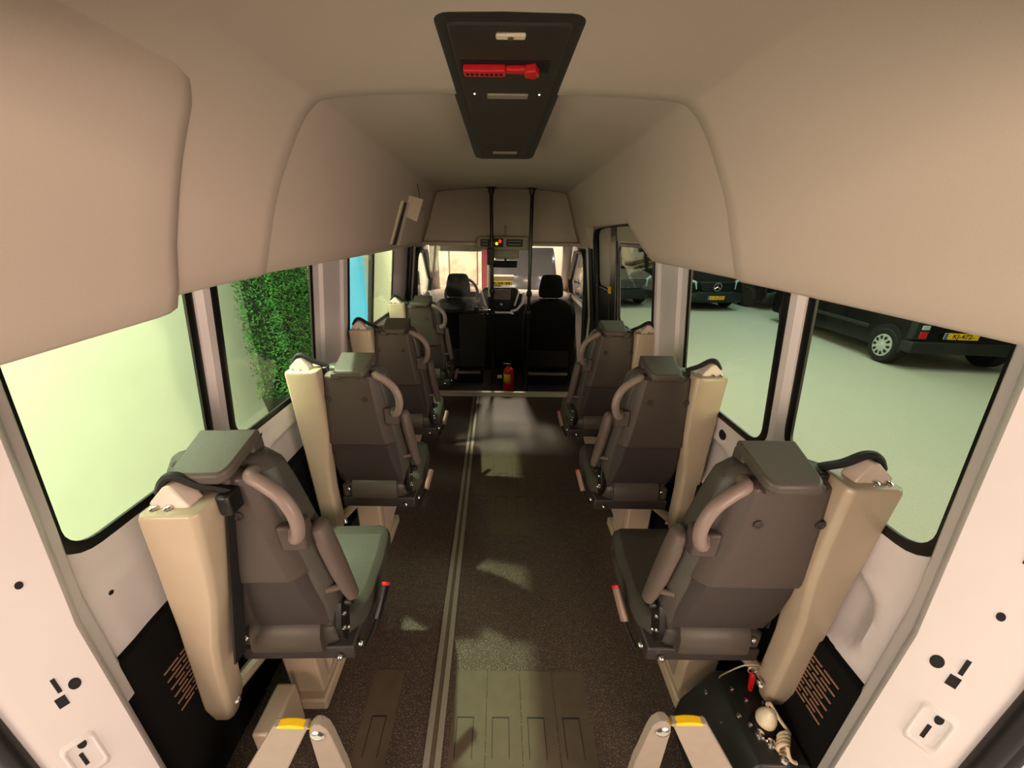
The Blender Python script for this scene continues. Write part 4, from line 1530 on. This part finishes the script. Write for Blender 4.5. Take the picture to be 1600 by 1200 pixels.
def van(label, loc, rz, nose_to_us, body='car_black', length=4.4, width=1.8, text=None, star=False, silver=True, glazed=True, group='vans parked in the hall'):
    """van built with the end that faces local -y towards us; nose_to_us: that end is the bonnet"""
    r = thing('parked_van', label, 'van', loc, rz, group)
    hw = width / 2
    L = length
    if nose_to_us:
        side = [(0.02, .28), (-.02, .45), (.0, .62), (.06, .86), (.30, 1.02), (.95, 1.14), (1.75, 1.82), (2.1, 1.88), (L - .15, 1.88), (L, 1.7), (L, .35), (L - .05, .25), (.1, .25)]
        wy = (.78, L - .85)
    else:
        side = [(.0, .36), (-.03, .42), (-.03, .52), (.0, .56), (.03, 1.0), (.14, 1.72), (.25, 1.84), (L - 2.0, 1.84), (L - 1.55, 1.76), (L - .9, 1.12), (L - .15, .95), (L, .7), (L, .35), (L - .1, .25), (.1, .28)]
        wy = (.48, L - .85)
    bm = B()
    rows = []
    for k, (x, sc_) in enumerate(((-hw, .0), (-hw + .03, .02), (-hw + .12, 0.06), (0, .09), (hw - .12, .06), (hw - .03, .02), (hw, 0))):
        row = []
        for y, z in side:
            e = 0.0
            yy = y
            inset = .10 - sc_ * 1.1
            if y < L * .25:
                yy = y + max(0, inset) * .9
            elif y > L * .75:
                yy = y - max(0, inset) * .9
            tum = max(0, z - .95) * .14
            xx = x * (1 - tum / hw * (abs(x) / hw))
            row.append((xx, yy, z - (.02 if abs(x) == hw and z > 1.6 else 0)))
        rows.append(row)
    add_loft(bm, rows)
    build('body', bm, body, r, smooth=35, bevel=.012, seg=2)
    for sx in (-1, 1):
        for y in wy:
            wheel(r, sx * (hw - .075), y, sx, silver=silver)
            bm = B()
            pts = [(.385 * math.cos(a), .385 * math.sin(a)) for a in [math.radians(-8 + 196 * k / 16) for k in range(17)]]
            add_loft(bm, [[(sx * d, y + p, .33 + q) for p, q in pts] for d in (hw - .10, hw + .008)])
            build('wheel_arch', bm, 'dark_hole', r)
        # side windows / mouldings
        bm = B()
        y0, y1 = (1.55, L - .3) if nose_to_us else (.3, L - 1.45)
        if not glazed:
            y0, y1 = y1 - .9, y1
        rows = [[(sx * (hw - .02 - .05 * (z - 1.08)), y, z) for y, z in ((y0, 1.10), (y1, 1.10), (y1, 1.58), (y0 + (.35 if nose_to_us else 0), 1.58))], [(sx * (hw + .006 - .11 * (z - 1.02)), y, z) for y, z in ((y0, 1.10), (y1, 1.10), (y1, 1.58), (y0 + (.35 if nose_to_us else 0), 1.58))]]
        add_loft(bm, rows)
        build('side_window', bm, 'car_window', r)
        bm = B()
        add_box(bm, sx * hw - .012, sx * hw + .012, wy[0] + .45, wy[1] - .45, .55, .62)
        build('side_moulding', bm, 'car_plastic', r, bevel=.01)
    if nose_to_us:
        bm = B()
        add_loft(bm, [[(-hw + .02, .06, .30), (-.5, -.04, .28), (.5, -.04, .28), (hw - .02, .06, .30)], [(-hw + .02, .05, .52), (-.5, -.05, .55), (.5, -.05, .55), (hw - .02, .05, .52)], [(-hw + .06, .15, .56), (-.5, .04, .60), (.5, .04, .60), (hw - .06, .15, .56)]], closed=False, cap=False)
        build('bumper', bm, 'car_plastic', r, solid=.02, smooth=50)
        bm = B()
        add_prism(bm, [(-.42, .60), (.42, .60), (.56, .88), (-.56, .88)], -.012, .12, 'y')
        gr = build('grille', bm, 'car_plastic', r, bevel=.01)
        for k in range(4):
            bm = B()
            add_box(bm, -.46 - .02 * k, .46 + .02 * k, -.022, -.008, .64 + k * .062, .665 + k * .062)
            build('grille_bar', bm, body, gr, bevel=.004)
        for sx in (-1, 1):
            bm = B()
            add_loft(bm, [[(sx * .60, .02, .66), (sx * .84, .13, .72), (sx * .86, .20, .98), (sx * .63, .07, .90)], [(sx * .60, .12, .66), (sx * .82, .3, .72), (sx * .84, .35, .98), (sx * .63, .2, .90)]])
            build('headlamp', bm, 'lamp_clear', r, bevel=.01)
        bm = B()
        rows = [[(-hw + .10, .93, 1.145), (hw - .10, .93, 1.145)], [(-hw + .22, 1.70, 1.80), (hw - .22, 1.70, 1.80)]]
        add_loft(bm, rows, closed=False, cap=False)
        build('windscreen', bm, 'car_window', r, solid=.02)
        if star:
            bm = B()
            pth = [(.12 * math.cos(k * math.pi / 12), -.04, .745 + .12 * math.sin(k * math.pi / 12)) for k in range(25)]
            add_tube(bm, pth, .011, 8)
            for a in (90, 210, 330):
                a = math.radians(a)
                add_tube(bm, [(0, -.04, .745), (.118 * math.cos(a), -.04, .745 + .118 * math.sin(a))], [.018, .006], 6)
            build('star_emblem', bm, 'chrome', r)
        if text:
            plate(r, (0, -.065, .42), 0, text)
    else:
        bm = B()
        add_box(bm, -hw - .01, hw + .01, -.06, .16, .32, .52)
        build('bumper', bm, 'car_plastic', r, bevel=.03, seg=3)
        for sx in (-1, 1):
            bm = B()
            add_box(bm, sx * (hw - .12) - .12, sx * (hw - .12) + .12, -.012, .10, .54, 1.02)
            lt = build('tail_lamp', bm, 'car_plastic', r, bevel=.02)
            bm = B()
            add_box(bm, sx * (hw - .15) - .06, sx * (hw - .15) + .06, -.02, .02, .565, .69)
            build('red_lens', bm, 'tail_red', lt, bevel=.01)
            bm = B()
            add_box(bm, sx * (hw - .15) - .06, sx * (hw - .15) + .06, -.02, .02, .72, .80)
            build('clear_lens', bm, 'lamp_clear', lt, bevel=.01)
        bm = B()
        add_loft(bm, [[(-hw + .14, .025, 1.12), (hw - .14, .025, 1.12), (hw - .2, .125, 1.66), (-hw + .2, .125, 1.66)], [(-hw + .14, .06, 1.12), (hw - .14, .06, 1.12), (hw - .2, .16, 1.66), (-hw + .2, .16, 1.66)]])
        build('rear_window', bm, 'car_window' if glazed else body, r)
        if text:
            plate(r, (-.2, -.035, .635), 0, text)
    return r


van('black van seen from behind with a silver wheel, parked outside the rear right window', (7.98, 6.2, GROUND), math.radians(-7), False, text='KJ-472-')
van('black van facing us with round star emblem, seen through the middle right window', (6.62, 11.75, GROUND), math.radians(4), True, length=4.8, width=1.9, text='V-35-JTD', star=True, silver=False)
van('black van parked between the star fronted van and the nearest black van', (9.25, 12.1, GROUND), math.radians(10), True, length=4.6, width=1.85, silver=False)
van('dark grey van seen through the sliding door window on the right', (4.1, 12.2, GROUND), math.radians(12), True, body='car_grey', length=4.6, width=1.85, silver=False)
van('grey van with plain back parked ahead of the windscreen', (0.66, 10.5, GROUND), 0.0, False, body='car_grey', length=4.2, width=1.8, silver=False, glazed=False)
